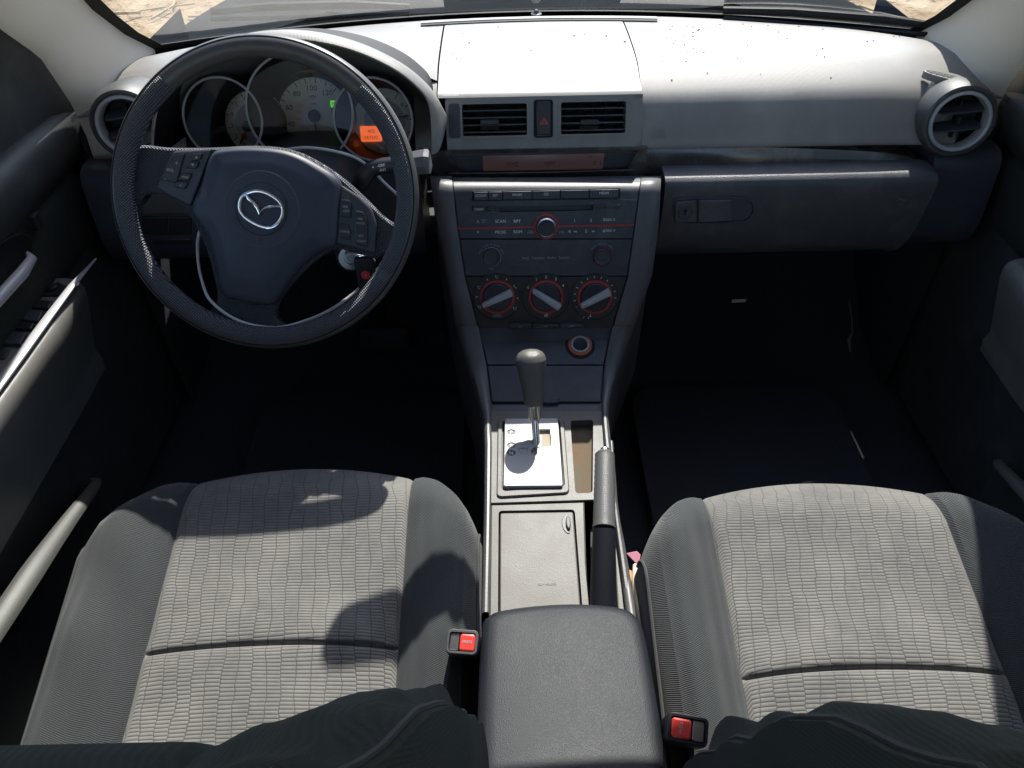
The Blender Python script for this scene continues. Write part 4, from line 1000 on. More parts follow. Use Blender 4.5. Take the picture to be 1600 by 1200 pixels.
# hand brake
tp, md, bs = UZ(945, 707, .352), UZ(944, 826, .325), UZ(942, 968, .262)
HB = thing('hand_brake', 'hand brake lever with textured grip beside the cup holder lid', 'hand brake', bs)
b = MB(); n = 26; b.tube([tp.lerp(md, i/n) for i in range(n+1)], [.0105]+[.0135+.0007*math.sin(i*.5)*0+.0012*i/n+(.0006 if i % 2 else 0) for i in range(1, n)]+[.0152], 24); b.build('grip', M['grip'], HB)
b = MB(); b.tube([tp+(tp-md).normalized()*.006, tp], [.006,.0065], 16); b.build('release_button', M['satin'], HB)
b = MB(); b.tube([md+(md-tp)*.0, md.lerp(bs,.08), md.lerp(bs,.35), md.lerp(bs,.7), bs, bs+Vector((0,-.05,-.03))], [.0150,.0152,.0160,.0172,.0170,.016], 24); b.build('lever_sleeve', M['arm'], HB)

# centre armrest
AZ = .362
AF_ = Fr(Vector((.005, -.48, AZ+.012)), (1,0,0), (0,1,-.12))
ap = [AF_.px(*p) for p in ((752,975),(760,958),(776,949),(830,941),(890,937.5),(945,940),(982,947),(1000,962),(1010,990),(1030,1100),(1050,1230))]
rear = [(AF_.px(1050,1230)[0], -.30), (AF_.px(742,1230)[0], -.30)]
ap = ap + rear + [AF_.px(742,1230), AF_.px(746,1100)]
AR = thing('armrest_box', 'dark padded vinyl armrest box between the two seats', 'armrest', (0, -.5, .25))
ap2 = ccw(smooth(ap, 4))
def dome_spine(b, fr, pts, spine, prof):
    (x0, y0), (x1, y1) = spine; rows = []
    for k, h in prof:
        r_ = []
        for a, c in pts:
            t = max(0, min(1, ((a-x0)*(x1-x0)+(c-y0)*(y1-y0))/((x1-x0)**2+(y1-y0)**2)))
            sx_, sy_ = lerp(x0, x1, t), lerp(y0, y1, t); r_.append(fr.P(sx_+(a-sx_)*k, sy_+(c-sy_)*k, h))
        rows.append(r_)
    b.grid(rows, cv=True); b.ngon(rows[-1]); return b
yf = max(p[1] for p in ap2)
b = MB(); dome_spine(b, AF_, ap2, ((0, yf-.075), (0, -.26)), [(1,-.036),(1.008,-.022),(1,-.012),(.965,-.0045),(.90,-.0005),(.8,.0012),(.6,.0025),(.3,.0035),(.05,.0038)]); b.build('padded_lid', M['arm'], AR)
b = MB(); q = inset(ap2, .006); b.grid([[AF_.P(a,c,h) for a,c in q] for h in (-.034,-.20)], cv=True); b.build('storage_box', M['console_d'], AR)

# ================================================================== steering wheel
TILT = R(33); WC = UD(415, 306, 1.01)
WF = Fr(WC, (1,0,0), (0, math.sin(TILT), math.cos(TILT)))
SW = thing('steering_wheel', 'black leather steering wheel with three spokes and a round winged emblem', 'steering wheel', WC)
RM, rm = .1872, .0134
def wp(pts, h=0): return [WF.px(x, y, h) for x, y in pts]
b = MB(); rows = []
for i in range(144):
    t = i*2*math.pi/144; ca, sa = math.cos(t), math.sin(t); row = []
    for k in range(24):
        p = k*2*math.pi/24; row.append(WF.P((RM+rm*1.08*math.cos(p))*ca, (RM+rm*1.08*math.cos(p))*sa, rm*.98*math.sin(p)))
    rows.append(row)
b.grid(rows, cu=True, cv=True); b.build('rim', M['leather'], SW)
# perforated grip sections: proud skin over the inner front of the rim
def grip(t0, t1, p0=58, p1=200):
    b = MB(); rows = []; n = max(8, int(abs(t1-t0)/2.5))
    for i in range(n+1):
        t = R(lerp(t0, t1, i/n)); ca, sa = math.cos(t), math.sin(t); row = []; e = .0006
        for k in range(13):
            p = R(lerp(p0, p1, k/12)); ed = -.0012 if k in (0, 12) or i in (0, n) else e; q = rm*1.08+ed; row.append(WF.P((RM+q*math.cos(p))*ca, (RM+q*math.cos(p))*sa, (rm*.98+ed)*math.sin(p)))
        rows.append(row)
    b.grid(rows); b.build('grip_skin', M['perf'], SW)
grip(127, 325); grip(-35, 46)
b = MB()
for ph in (52,):
    for t0, t1 in ((100, 460),):
        q = []
        for i in range(145):
            t = R(lerp(t0, t1, i/144)); p = R(ph); q.append(WF.P((RM+rm*1.09*math.cos(p))*math.cos(t), (RM+rm*1.09*math.cos(p))*math.sin(t), rm*.99*math.sin(p)))
        b.tube(q[:-1], .0009, 6, closed=True)
b.build('rim_seam', M['black'], SW)
# spoke body
H0 = -.012
sp_ = [(196,262),(206,236),(222,226),(262,230),(330,230),(400,227),(455,233),(500,253),(540,281),(575,313),(600,338),(622,352),(640,362),
       (636,398),(618,404),(600,398),(585,404),(560,396),(524,389),(500,402),(470,428),(445,458),(432,480),(432,496),(446,510),(455,522),(390,532),(322,512),(312,494),(326,486),(338,470),(335,440),(320,385),(296,338),(272,312),(244,303),(226,305),(212,322),(200,300)]
sp2 = ccw(smooth(wp(sp_, H0), 3))
b = MB()
rows = [[WF.P(a,c,h) for a,c in inset(sp2, d)] for d, h in ((.004,-.040),(.0,-.022),(0,-.016),(.0015,-.0128),(.004,-.0112))]
b.grid(rows, cv=True); flat = inset(sp2, .004)
tr = tessellate_polygon([[Vector((a,c,0)) for a,c in flat]]); b.add([WF.P(a,c,-.0112) for a,c in flat], [tuple(t) for t in tr], flat=True)
b.build('spokes', M['perf'], SW)
# hub cover (air bag) with soft dome
hb = [(326,244),(345,232),(400,229),(452,236),(497,257),(531,284),(529,330),(524,380),(498,394),(470,416),(446,448),(428,474),(404,476),(372,470),(345,459),(337,420),(324,372),(298,328),(312,288)]
HBp = ccw(smooth(wp(hb, 0), 5)); hc = WF.px(405, 328)
b = MB(); b.dome(WF, HBp, [(1.0,-.020),(1.0,-.006),(.985,-.0025),(.955,.0004),(.90,.0030),(.80,.0055),(.78,.0066),(.70,.0085),(.5,.0105),(.25,.0112),(.02,.0113)], hc); b.build('hub_cover', M['hub'], SW)
hc = WF.px(409, 327, .011)
HF2 = Fr(WF.P(hc[0], hc[1], .0118), WF.u, WF.v)
for r_ in (.0485, .0335):
    b = MB(); b.tube([HF2.P(r_*math.cos(t*math.pi/36), r_*math.sin(t*math.pi/36), -.0012+.0) for t in range(72)], .0007, 6, closed=True); b.build('hub_ring', M['rail'] if r_ > .04 else M['button'], SW)
b = MB(); b.lathe(HF2, [(.0480,-.0022),(.0478,-.0006),(.0345,-.0004),(.0335,-.0014),(.0325,.0002),(.001,.0008)], 72); b.build('hub_disc', M['hub'], SW)
for k in range(6):
    an = R(78 - k*60); b = MB(); b.tube([HF2.P(r_*math.cos(an), r_*math.sin(an), .0) for r_ in (.037, .0445)], .0007, 5); b.build('hub_mark', M['rail'], SW)
# emblem
EF = Fr(HF2.P(0,0,.0012), HF2.u, HF2.v)
def em(pts): return [EF.px(340+x/10, 260+y/10) for x, y in pts]
ringp = smooth(em([(485,410),(600,383),(745,408),(890,485),(985,575),(1022,680),(1002,800),(925,905),(820,955),(700,940),(560,880),(435,798),(362,700),(345,600),(372,500),(425,440)]), 5)
b = MB(); b.tube([EF.P(a,c,.0012) for a,c in ringp], .0023, 8, closed=True, flat=.62, up=EF.n); eb = b.build('emblem', M['chrome'], SW)
wing = em([(425,430),(470,520),(550,590),(605,660),(655,768),(700,705),(760,678),(880,658),(1010,655),(1012,598),(900,600),(780,612),(705,645),(668,690),(655,630),(600,560),(520,490),(462,415)])
b = MB(); b.plate(EF, wing, -.0002, .0026, .0014); b.build('emblem_wings', M['chrome'], eb)
# switch pods
def pod(pts, h, mat='panel2'):
    b = MB(); b.plate(WF, rpoly(wp(pts, h), .004), -.02, h, .0025); return b.build('switch_pod', M[mat], SW)
pL = pod([(270,236),(336,232),(325,247),(311,285),(297,322),(262,303),(244,292),(257,262)], -.004)
pR = pod([(532,288),(560,306),(580,326),(588,350),(586,396),(556,388),(525,380),(529,330)], -.004)
def wbtn(pts, parent, txt=(), h=-.004, rad=.003):
    b = MB(); b.plate(WF, rpoly(wp(pts, h), rad), h-.001, h+.0032, .0014); q = b.build('switch_button', M['button'], parent)
    for s_, x, y, sz, rt in txt: a, c = WF.px(x, y, h+.0034); text(s_, WF, a, c, sz, M['dimwhite'], q, h+.0034, rot=R(rt))
    return q
wbtn([(272,244),(290,240),(277,286),(250,281)], pL, (('+',276,255,.008,-8),('VOL',266,266,.0052,-8),('-',258,279,.008,-8)))
wbtn([(300,241),(318,239),(314,250),(297,252)], pL, (('▲',307,246,.004,-8),))
wbtn([(296,253),(313,252),(308,264),(290,263)], pL, (('▼',301,258,.004,-8),))
wbtn([(284,271),(301,271),(297,283),(277,282)], pL, (('MODE',289,277,.0032,-8),))
wbtn([(276,283),(296,284),(290,296),(271,292)], pL, (('X',282,290,.004,-8),))
wbtn([(534,312),(546,312),(550,320),(548,342),(532,338)], pR, (('ON',539,323,.0045,-6),('OFF',541,330,.0045,-6)))
wbtn([(531,349),(544,350),(548,358),(547,376),(531,370)], pR, (('CANCEL',539,362,.0036,-6),))
wbtn([(556,329),(568,331),(575,344),(575,386),(555,381)], pR, (('RES',563,342,.0042,-6),('ACCEL',564,349,.0036,-6),('SET',564,369,.0042,-6),('COAST',565,377,.0036,-6)))
# column shroud behind the wheel
SH = thing('column_shroud', 'grey plastic steering column cover behind the wheel', 'steering column', (WC.x, .15, .62))
cb = Vector((WC.x+.008, .25, .598)); ct = WC + WF.n*-.05 + Vector((.008,0,-.022)); ax = (ct-cb)
b = MB(); rows = []
for t, wx, wz in ((-.3,.078,.050),(0,.080,.052),(.5,.080,.052),(.85,.076,.050),(.97,.070,.045),(1,.058,.036)):
    c = cb+ax*t; row = []
    for k in range(36):
        an = k*2*math.pi/36; ca, sa = math.cos(an), math.sin(an); e = .62
        row.append(c + WF.u*wx*math.copysign(abs(ca)**e, ca) + WF.v*wz*math.copysign(abs(sa)**e, sa))
    rows.append(row)
b.grid(rows, cv=True); b.ngon(rows[-1]); b.build('shroud', M['rail'], SH)
# wiper stalk on the right, short light stalk on the left
def stalk(pts, rad, mat): b = MB(); b.tube(pts, rad, 16); return b
ST1 = thing('wiper_stalk', 'black wiper stalk with white symbols right of the steering column', 'stalk', UD(566,290,1.09))
s0, s1, s2, s3 = UD(560,292,1.09), UD(577,268,1.075), UD(590,261,1.07), UD(636,256,1.06)
b = MB(); b.tube(smooth([tuple(p) for p in (s0, UD(567,281,1.08), s1, s2, s3)], 4, False), .0115, 16); q = b.build('arm', M['button'], ST1)
s4, s5, s6 = UD(640,256,1.058), UD(668,252,1.05), UD(671,252,1.05)
b = MB(); b.tube([s3, s4, s5, s6], [.012,.0165,.0175,.0140], 8); b.build('end_cap', M['rail'], ST1)
kf = Fr(UD(592,261,1.07)+Vector((0,-.0118,.004)), s3-s2, Vector((0,.3,1)))
for k, (s_, dx, dy) in enumerate((('*',-.006,.001),('-OFF',.006,.003),('-INT',.007,-.003))): text(s_, kf, dx, dy, .0055, M['white'], q, .0006)
ST2 = thing('light_stalk', 'black light stalk left of the steering column', 'stalk', WC+Vector((-.09,.08,-.02)))
b = MB(); b.tube([WC+Vector((-.07,.09,-.02)), WC+Vector((-.115,.085,.005)), WC+Vector((-.16,.08,.012))], [.009,.010,.012], 14); b.build('arm', M['button'], ST2)
# ignition, key ring and remote fob
KY = thing('key_fob', 'black key fob with red button hanging from the ignition right of the wheel', 'key fob', UD(572,430,1.06))
kx = Fr(UD(571,430,1.06), (1,.1,0), (0,.25,1))
b = MB(); b.plate(kx, rpoly([(-.013,.026),(.012,.026),(.015,.018),(.013,-.026),(-.011,-.026)], .005), -.006, .005, .003, True); kf_ = b.build('fob_body', M['button'], KY)
b = MB(); b.lathe(kx, [(.0062,.004),(.0060,.0065),(.005,.0072)], 24, c=(.001,.002)); b.build('red_button', M['redb'], kf_)
b = MB(); b.lathe(kx, [(.0040,.004),(.0038,.0062)], 20, c=(.001,-.017)); b.build('lower_button', M['panel'], kf_)
text('I', kx, .001, .002, .005, M['white'], kf_, .0074)
b = MB(); c = UD(572,408,1.06); b.tube([c+Vector((.012*math.cos(t*math.pi/12), -.004*math.sin(t*math.pi/12), .012*math.sin(t*math.pi/12))) for t in range(24)], .0018, 6, closed=True); b.build('key_ring', M['chrome'], KY)
b = MB(); c = UD(548,402,1.09); fI = Fr(c, (1,.3,0), (0,.3,1)); b.lathe(fI, [(.020,-.03),(.020,0),(.017,.004),(.010,.004),(.009,-.002)], 28); b.build('ignition_barrel', M['satin'], KY)
b = MB(); b.plate(Fr(UD(557,403,1.07), (1,0,-.15), (0,.3,1)), rr(0,0,.026,.012,.004), -.002, .003, .001, True); b.build('key_head', M['satin'], KY)
# white cable looped over the column
pc = [(331,472,1.04),(316,440,1.05),(309,400,1.06),(311,365,1.06),(330,310,1.07),(370,262,1.08),(430,238,1.08),(480,231,1.07),(530,238,1.07),(565,252,1.08),(600,285,1.09),(640,330,1.10),(625,385,1.09),(585,425,1.08),(556,455,1.07),(520,482,1.06),(478,501,1.05),(430,512,1.04),(375,502,1.04)]
b = MB(); b.tube([UD(x, y, d) for x, y, d in smooth(pc, 5)], .0021, 8, closed=True); tag(b.build('loose_cable', M['cable']), 'thin white cable looped behind the steering wheel over the column', 'cable')
# pedals
for (x, y, w2, h2, nm, lb2) in ((600, 530, .11, .05, 'brake_pedal', 'wide black rubber brake pedal deep under the steering wheel'), (700, 560, .05, .13, 'accelerator_pedal', 'tall black accelerator pedal beside the centre stack in the footwell')):
    p = UY(x, y, .46); pf = Fr(p, (1,0,0), (0,.5,.85)); root = thing(nm, lb2, 'pedal', p)
    b = MB(); b.plate(pf, rr(0,0,w2,h2,.01), -.008, 0, .002, True); b.build('pad', M['rubber'], root)
    for k in range(4): b = MB(); b.box(pf, -w2*.42, w2*.42, -h2*.36+k*h2*.22, -h2*.36+k*h2*.22+h2*.08, -.001, .002); b.build('rib', M['rubber'], root)
    b = MB(); b.tube([p+Vector((0,.012,0)), p+Vector((0,.08,.14))], .008, 8); b.build('pedal_arm', M['black'], root)

# ================================================================== seats
def seat(Xc, so, Yf, label, ins, bol, rec=18.8):
    root = thing('front_seat', label, 'car seat', (Xc, Yf-.3, .05))
    IW, OB, IB = .151, .116, .092
    bs = [(0,-.13),(-.003,-.09),(-.003,-.06),(.001,-.040),(.008,-.024),(.018,-.013),(.032,-.0055),(.05,-.0012),(.07,0)]
    seam = .270
    bb = sorted(set([round(.07+.0105*i, 4) for i in range(1, 44)] + [round(seam+d, 4) for d in (-.012,-.009,-.0065,-.0045,-.003,-.0015,0,.0015,.003,.0045,.0065,.009,.012)]))
    bs += [(v, 0) for v in bb]
    def Wb(a): return OB if a > 0 else IB
    def surf(a, bi):
        b0, drop = bs[bi]; A = abs(a); s = max(0, (A-IW)/Wb(a))
        z = .353 - .20*max(0, b0-.07) + drop
        puff = .004*math.exp(-((b0-seam)/.05)**2)
        g = .0055*math.exp(-((b0-seam)/.0022)**2) + .0015*math.exp(-((b0-seam)/.008)**2)
        if A <= IW:
            g *= min(1, (IW-A)/.004)
            z += puff*(1-(A/IW)**4) - g - .004*math.exp(-((IW-A)/.004)**2) + .004*math.cos(a*9)-.003
            z += .0012*math.sin(b0*60+a*20)*math.exp(-((b0-seam)/.08)**2)
        else:
            rise = interp([(0,.35),(.07,.6),(.25,1.0),(.6,1.0)], max(0,b0))
            z += rise*sinterp([(0,-.004),(.06,.003),(.2,.013),(.45,.026),(.65,.028),(.82,.018),(.93,.002),(1.0,-.020)], s) - (1-rise)*.02*s*s
            z += .0034*math.sin(b0*38+s*7)*math.sin(s*math.pi)*(.5+.5*math.sin(b0*11+1.0+so))
        fo = .022*(min(A, IW)/IW)**2 + (.082*s**2.4 if s > 0 else 0)
        fo *= max(0, 1-max(0,b0)/.42)**1.0
        wq = 1.0
        x = a
        if s > 0 and b0 < .05: z -= .012*s*(1-max(0,b0)/.05)
        return Vector((Xc+so*x, Yf-(b0+fo), z))
    na = 48; A1 = [lerp(-IW, IW, i/na) for i in range(na+1)]
    ksplit = min(range(len(bs)), key=lambda k: abs(bs[k][0]-seam))
    b = MB(); b.grid([[surf(a, k) for k in range(ksplit+1)] for a in A1]); b.build('cushion_insert', M[ins], root)
    b = MB(); b.grid([[surf(a, k) for k in range(ksplit, len(bs))] for a in A1]); b.build('cushion_insert', M[ins], root)
    for sd in (-1, 1):
        wd = OB if sd > 0 else IB; b = MB(); rows = []
        for i in range(25):
            a = sd*(IW+wd*i/24); rows.append([surf(a, k) for k in range(len(bs))])
        lastr = rows[-1]
        for dz, dx in ((-.02,.003),(-.07,.003),(-.15,-.004),(-.2,-.02)):
            rows.append([Vector((p.x+so*sd*dx, p.y, p.z+dz)) for p in lastr])
        b.grid(rows); b.build('side_bolster', M[bol], root)
        b = MB(); b.tube([p+Vector((so*sd*.001,0,.001)) for p in lastr[3:]], .0022, 6); b.build('piping', M['thread'], root)
        b = MB(); b.tube([surf(sd*IW, k)+Vector((0,0,-.0005)) for k in range(3, len(bs))], .0011, 5); b.build('seam', M['thread'], root)
    # plastic side shield and base
    b = MB(); f = Fr(Vector((Xc+so*.272, Yf-.36, .17)), (0,1,0), (0,0,1)); b.plate(f, rr(0, 0, .52, .10, .03), -.01, .01, .004, True); b.build('side_shield', M['rail'], root)
    b = MB(); f = Fr(Vector((Xc, Yf-.33, .10)), (1,0,0), (0,1,0)); b.plate(f, rr(0, 0, .46, .44, .05), -.06, .10, .01); b.build('seat_base', M['black'], root)
    # backrest
    rk = R(rec); up = Vector((0,-math.sin(rk), math.cos(rk))); nr = Vector((0, math.cos(rk), math.sin(rk)))
    O = Vector((Xc, Yf-.495, .299))
    cs = [-.02+.019*i for i in range(33)]
    def bsurf(a, c):
        A = abs(a); hw = interp([(0,1),(.35,1.0),(.45,.93),(.54,.80),(.6,.66)], c)
        s = max(0, (A-.135)/.125); p = sinterp([(0,.045),(.10,.13),(.26,.07),(.36,.0435),(.44,.017),(.52,.02),(.6,.0)], c)
        f = sinterp([(0,0),(.3,.055),(.43,.074),(.5,.043),(.6,-.08)], c)
        if A > .135: f += -.004*math.exp(-s*12) + p*(1 if a < 0 else .45)*sinterp([(0,.0),(.25,.5),(.5,.92),(.68,.97),(.86,.72),(1,.68)], s)
        else: f += -.003*math.exp(-(.135-A)/.004)
        tz = 0
        
        return O + Vector((so*a*hw, 0, 0)) + up*c + nr*f
    A3 = [lerp(-.135, .135, i/30) for i in range(31)]
    b = MB(); b.grid([[bsurf(a, c) for c in cs] for a in A3]); b.build('backrest_insert', M['back'], root)
    for sd in (-1, 1):
        rows = [[bsurf(sd*(.135+.125*i/22), c) for c in cs] for i in range(23)]; lr = rows[-1]
        for d, dx in ((.018,.003),(.06,.004),(.11,-.006),(.13,-.03)): rows.append([p - nr*d + Vector((so*sd*dx,0,0)) for p in lr])
        b = MB(); b.grid(rows); b.build('backrest_bolster', M['back'], root)
        b = MB(); b.tube([p+nr*.001 for p in [bsurf(sd*(.135+.125*.93), c) for c in cs]], .0022, 6); b.build('piping', M['thread'], root)
    b = MB(); rows = []
    for A_ in [lerp(-.26,.26,i/20) for i in range(21)]: rows.append([bsurf(A_, cs[-1]), bsurf(A_, cs[-1])-nr*.06-up*.01, O+Vector((so*A_*.8,0,0))+up*.62-nr*.14, O+Vector((so*A_,0,0))-nr*.13+up*.05])
    b.grid(rows); b.build('backrest_shell', M['door'], root)
    return root
seat(-.346, -1, -.117, 'driver seat in front of the steering wheel with ribbed grey cloth centre', 'insert', 'bolster')
seat(.352, 1, -.163, 'passenger seat in front of the glove box with ribbed grey cloth centre', 'insert2', 'bolster2', 14.2)

# seat belt buckles
def buckle(P, lean, wd, label, cap, flip):
    root = thing('seat_belt_buckle', label, 'buckle', P, 'seat belt buckles')
    f = Fr(P, (1,0,0), (0,.75,.66)); f = Fr(P, (math.cos(lean), math.sin(lean), 0), (0, .9, .35))
    body = Fr(P, f.u, f.v)
    b = MB(); rows = []
    for h, k in ((0,1.0),(-.01,1.02),(-.06,1.0),(-.13,.9)):
        rows.append([body.P(a*k, c*k, h)+Vector((0,-.0,0)) for a, c in rr(0,0,wd,.026,.004)])
    b.grid(rows, cv=True); b.build('body', M['black'], root)
    b = MB(); plate_holes(b, body, rr(0,0,wd,.026,.005), [rr(0,0,wd*.86,.020,.003)], -.004, .006, .012); b.build('cap', M[cap], root)
    s = -1 if flip else 1
    b = MB(); b.plate(body, rr(s*wd*.17, -.0005, wd*.50, .0185, .003), -.003, .0065, .002); q = b.build('red_button', M['redb'], root)
    text('PRESS', body, s*wd*.17, 0, .0042, M['dimwhite'], q, .0067, rot=R(90) if flip else 0)
    b = MB(); b.plate(body, rr(-s*wd*.26, 0, wd*.30, .0185, .002), -.003, .004, .001); b.build('latch_plate', M['satin'], root)
buckle(UZ(723, 1004, .375), R(-6), .034, 'driver belt buckle with silver cap and red button beside the armrest', 'rail', False)
buckle(UZ(1074, 1140, .405), R(-12), .038, 'passenger belt buckle with black cap and red button by the passenger backrest', 'button', True)

# ================================================================== doors
def door(s, label):
    root = thing('door_card', label, 'door', (s*.76, -.2, .1), 'front doors')
    YS = [.42,.37,.30,.24,.1,-.1,-.3,-.5,-.7,-.9]
    def P(x, y, z): return Vector((s*x, y, z))
    # sill and upper panel
    up_ = [(.85,.670),(.80,.680),(.765,.678),(.748,.662),(.744,.635),(.752,.605),(.772,.575)]
    b = MB(); b.grid([[P(x - (.0 if y < .3 else .0), y, z) for x, z in smooth(up_, 3, False)] for y in YS]); b.build('door_sill', M['door'], root)
    ins_ = [(.772,.577),(.765,.570),(.762,.555),(.764,.50),(.768,.47),(.775,.455)]
    b = MB(); b.grid([[P(x, y, z) for x, z in smooth(ins_, 3, False)] for y in [.315,.31,.29,.2,.1,0,-.1,-.3,-.5,-.9]]); b.build('cloth_insert', M['insert' if s < 0 else 'insert2'] if False else M['back'], root)
    b = MB(); b.grid([[P(.79, y, z) for z in (.02,.66)] for y in YS]); b.build('door_shell', M['door'], root)
    # armrest
    af = lambda t: 0
    arm = [(.79,.47),(.770,.476),(.745,.477),(.728,.474),(.7195,.466),(.7175,.452),(.722,.43),(.735,.38),(.748,.33),(.755,.29)]
    tip = UX(150, 405, -.72) if s < 0 else None
    y1 = .155
    b = MB(); rows = []
    for y in (y1, y1-.004, y1-.02, y1-.06, y1-.12, 0, -.1, -.2, -.3, -.45, -.6, -.8):
        k = interp([(y1-.12, 0), (y1, 1)], y)
        rows.append([P(x + (.0 if z > .44 else .0) + k*.012*(1 if x < .75 else .3), y + (0 if z > .4 else (.47-z)*.0), z) for x, z in smooth(arm, 3, False)])
    b.grid(rows); b.ngon(rows[0]); ao = b.build('armrest', M['door_l'], root)
    b = MB(); pr = [UZ(150,404,.481), UZ(112,447,.481), UZ(75,496,.481), UZ(37,548,.481), UZ(12,582,.481)]
    if s > 0: pr = [Vector((-p.x, p.y, p.z)) for p in pr]
    pr = pr + [pr[-1]+(pr[-1]-pr[-2])*6]
    if s < 0:
        b.tube(pr, [.002,.006,.0075,.008,.008,.008], 10, flat=.5, up=(0,0,1)); b.build('bright_trim', M['satin_p'], root)
    # lower panel and pocket
    low = [(.775,.46),(.765,.36),(.758,.30),(.762,.27),(.765,.22),(.765,.10),(.76,.04)]
    b = MB(); b.grid([[P(x, y, z) for x, z in low] for y in [.40,.20,.0,-.3,-.6,-.9]]); b.build('lower_panel', M['door'], root)
    lip = [UX(150, 756, -.722), UX(110,810,-.722), UX(60,880,-.722), UX(5,962,-.722)]
    lip = [Vector((s*abs(p.x), p.y, p.z)) for p in lip]; lip.append(lip[-1]+(lip[-1]-lip[-2])*3)
    lip.insert(0, lip[0]+Vector((s*.02,.02,-.012)))
    LP_ = smooth([tuple(p) for p in lip], 3, False); nL = len(LP_)
    b = MB(); b.tube(LP_, [.005+.011*min(1, i/(nL*.6)) for i in range(nL)], 14, flat=.42, up=(-s*.5, 0, 1)); b.build('pocket_lip', M['lip'], root)
    b = MB(); L = [Vector(p) for p in smooth([tuple(p) for p in lip], 3, False)]; b.grid([L, [Vector((p.x+s*.004, p.y, p.z-.08)) for p in L], [Vector((p.x+s*.02, p.y, .06)) for p in L]]); b.build('pocket', M['door'], root)
    # tinted glass and mirror-corner (sail) panel
    b = MB(); b.grid([[P(lerp(.815,.60,t), y-.28*t*(1 if y > .2 else .0), lerp(.64,1.13,t)) for t in (0,.25,.5,.75,1)] for y in (.26,.1,-.2,-.5,-.9)]); b.build('window_pane', M['tint'], root)
    DC = [(.744,.375,.62),(.740,.35,.68),(.727,.295,.772),(.706,.185,.85),(.665,.04,.97),(.61,-.10,1.12)]
    b = MB(); b.grid([[P(x+.004, y+.03, z), P(x+.006, y, z), P(x+.012+k*.006, y-.05, z-.002), P(lerp(x,.775,.4)+.008, y-.13+k*.015, z-.01 if z > .7 else z+.01), P(lerp(x,.785,.5)+.008, y-.30+k*.03, z-.015 if z > .7 else z+.02)] for k, (x, y, z) in enumerate(DC)]); b.build('sail_panel', M['door'], root)
    b = MB(); b.tube([P(.60,-.14,1.15), P(.605,-.4,1.16), P(.61,-.9,1.15)], .03, 8); b.build('window_frame', M['door'], root)
    b = MB(); b.grid([[P(.80,y,.62), P(.70,y,.95), P(.60,y,1.17)] for y in (-.80,-.92)]); b.build('door_pillar', M['door'], root)
    # handle recess and lever
    hx0, hx1 = (UX(0, 447, -.758), UX(43, 397, -.758))
    if s > 0: hx0, hx1 = Vector((-hx0.x, hx0.y, hx0.z)), Vector((-hx1.x, hx1.y, hx1.z))
    ce = hx1.lerp(hx0, .7) + Vector((0, -.02, .012))
    hf = Fr(Vector((s*.7605, ce.y, ce.z)), (0,-s*-1,0), (0,0,1))
    if hf.n.x*s > 0: hf = Fr(hf.o, -hf.u, hf.v)
    b = MB(); b.plate(hf, [(.10*math.cos(t*math.pi/16), .034*math.sin(t*math.pi/16)) for t in range(32)], -.004, .003, .002); b.build('handle_recess', M['black'], root)
    b = MB(); d = (hx0-hx1); off_ = Vector((-s*.012,0,0)); b.tube([hx1+Vector((-s*.0,0,0)), hx1+d*.15+off_, hx1+d*.6+off_*1.3, hx1+d*1.6+off_], [.004,.0065,.0085,.0085], 12); b.build('door_handle', M['satin_p'], root)
    b = MB(); lk = hx1+Vector((-s*.004,.045,.028)); b.plate(Fr(lk, hf.u, hf.v), rr(0,0,.016,.026,.004), -.004, .006, .002); b.build('lock_knob', M['button'], root)
    return root
DL = door(-1, 'left front door with window switches and bright armrest edge')
DR = door(1, 'right front door beside the passenger seat, in deep shade')
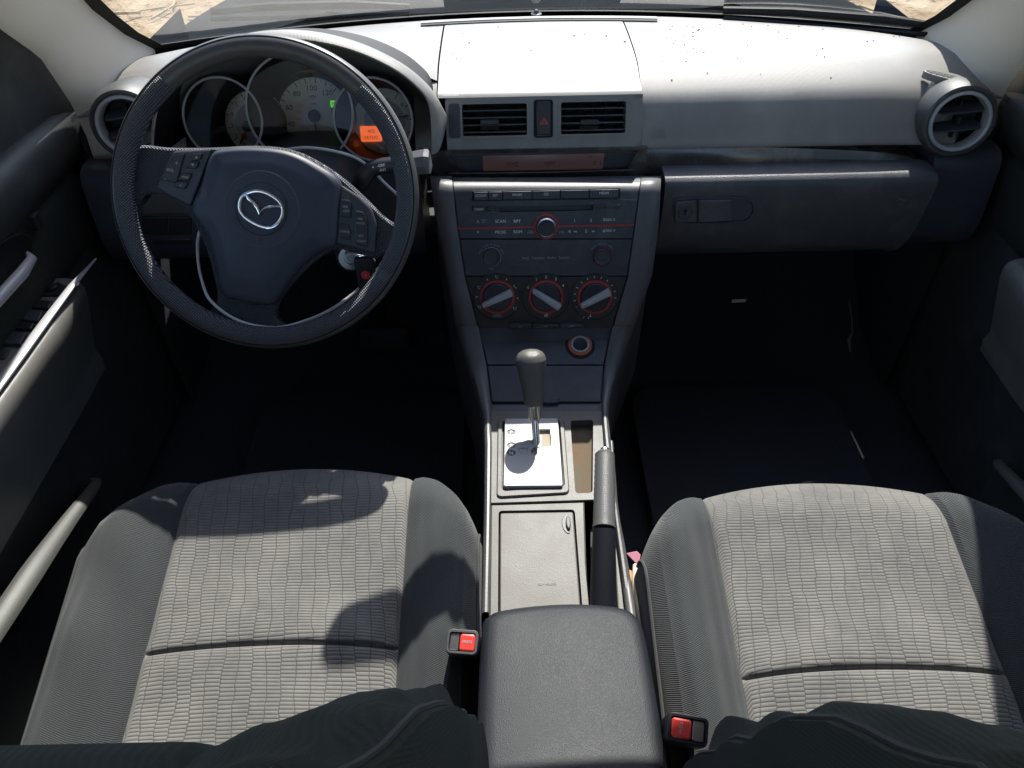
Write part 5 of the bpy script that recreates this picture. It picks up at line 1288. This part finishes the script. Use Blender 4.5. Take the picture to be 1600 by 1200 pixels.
# window switches on the driver's armrest
AFm = Fr(Vector((-.745, 0, .4775)), (1,0,0), (0,1,0))
def dpl(pts): return [AFm.px(x, y) for x, y in pts]
b = MB(); b.plate(AFm, rpoly(dpl([(58,448),(92,442),(108,450),(98,462),(70,464),(56,458)]), .006), -.002, .002, .001); q = b.build('mirror_switch', M['button'], DL)
b = MB(); c = AFm.px(82, 452); b.lathe(AFm, [(.009,.001),(.009,.005),(.006,.006)], 20, c=c); b.build('switch_knob', M['button'], q)
for pts in ([(38,470),(84,474),(78,486),(24,482)], [(18,486),(70,488),(62,506),(2,500)], [(0,504),(56,508),(50,518),(-20,516)], [(-10,520),(44,522),(34,542),(-30,538)], [(-30,545),(18,546),(8,562),(-40,560)]):
    b = MB(); b.plate(AFm, rpoly(dpl(pts), .003), -.002, .005 if pts[0][1] % 2 == 0 else .002, .0015); b.build('window_switch', M['button'] if pts[0][1] in (470,504) else M['panel2'], DL)

# ================================================================== small things
b = MB(); f = Fr(UY(1155, 470, .33), (1,0,.02), (0,.4,1)); b.plate(f, [(-.014,-.003),(.011,-.003),(.014,.003),(-.014,.003)], 0, .0008, .0002, True); tag(b.build('paper_tag', M['paper']), 'small tan paper label in the dark below the glove box', 'label')
b = MB(); b.tube([UY(1327,470,.42), UY(1331,500,.42), UY(1332,520,.42), UY(1326,530,.42), UY(1329,550,.42)], [.001,.0012,.0015,.004,.0015], 6); tag(b.build('loose_strap', M['scuff']), 'thin pale strap hanging in the dark passenger footwell', 'strap')
root = thing('floor_litter', 'pink wrapper scrap on the floor between the console and the passenger seat', 'litter', UZ(992, 872, .20))
b = MB(); f = Fr(UZ(992,872,.20), (1,0,.1), (0,1,.2)); b.plate(f, [(-.012,.008),(.004,.010),(.009,.004),(.004,-.014),(-.002,-.006)], 0, .002, .0006, True); b.build('wrapper', plain('pink_wrapper', (.35,.10,.17), .5), root)
b = MB(); b.tube([UZ(993,884,.24), UZ(994,905,.25), UZ(997,950,.25), UZ(999,990,.25)], [.004,.006,.0055,.005], 10); tag(b.build('seat_rail_tube', plain('cream_plastic', (.55,.50,.40), .4)), 'cream plastic tube beside the passenger seat cushion', 'tube')
b = MB(); b.tube([UZ(983,893,.24), UZ(987,950,.24), UZ(990,990,.24)], .004, 8); tag(b.build('wood_stick', plain('orange_stick', (.55,.27,.10), .5)), 'thin orange stick wedged between the console and the passenger seat', 'stick')
flush_text()
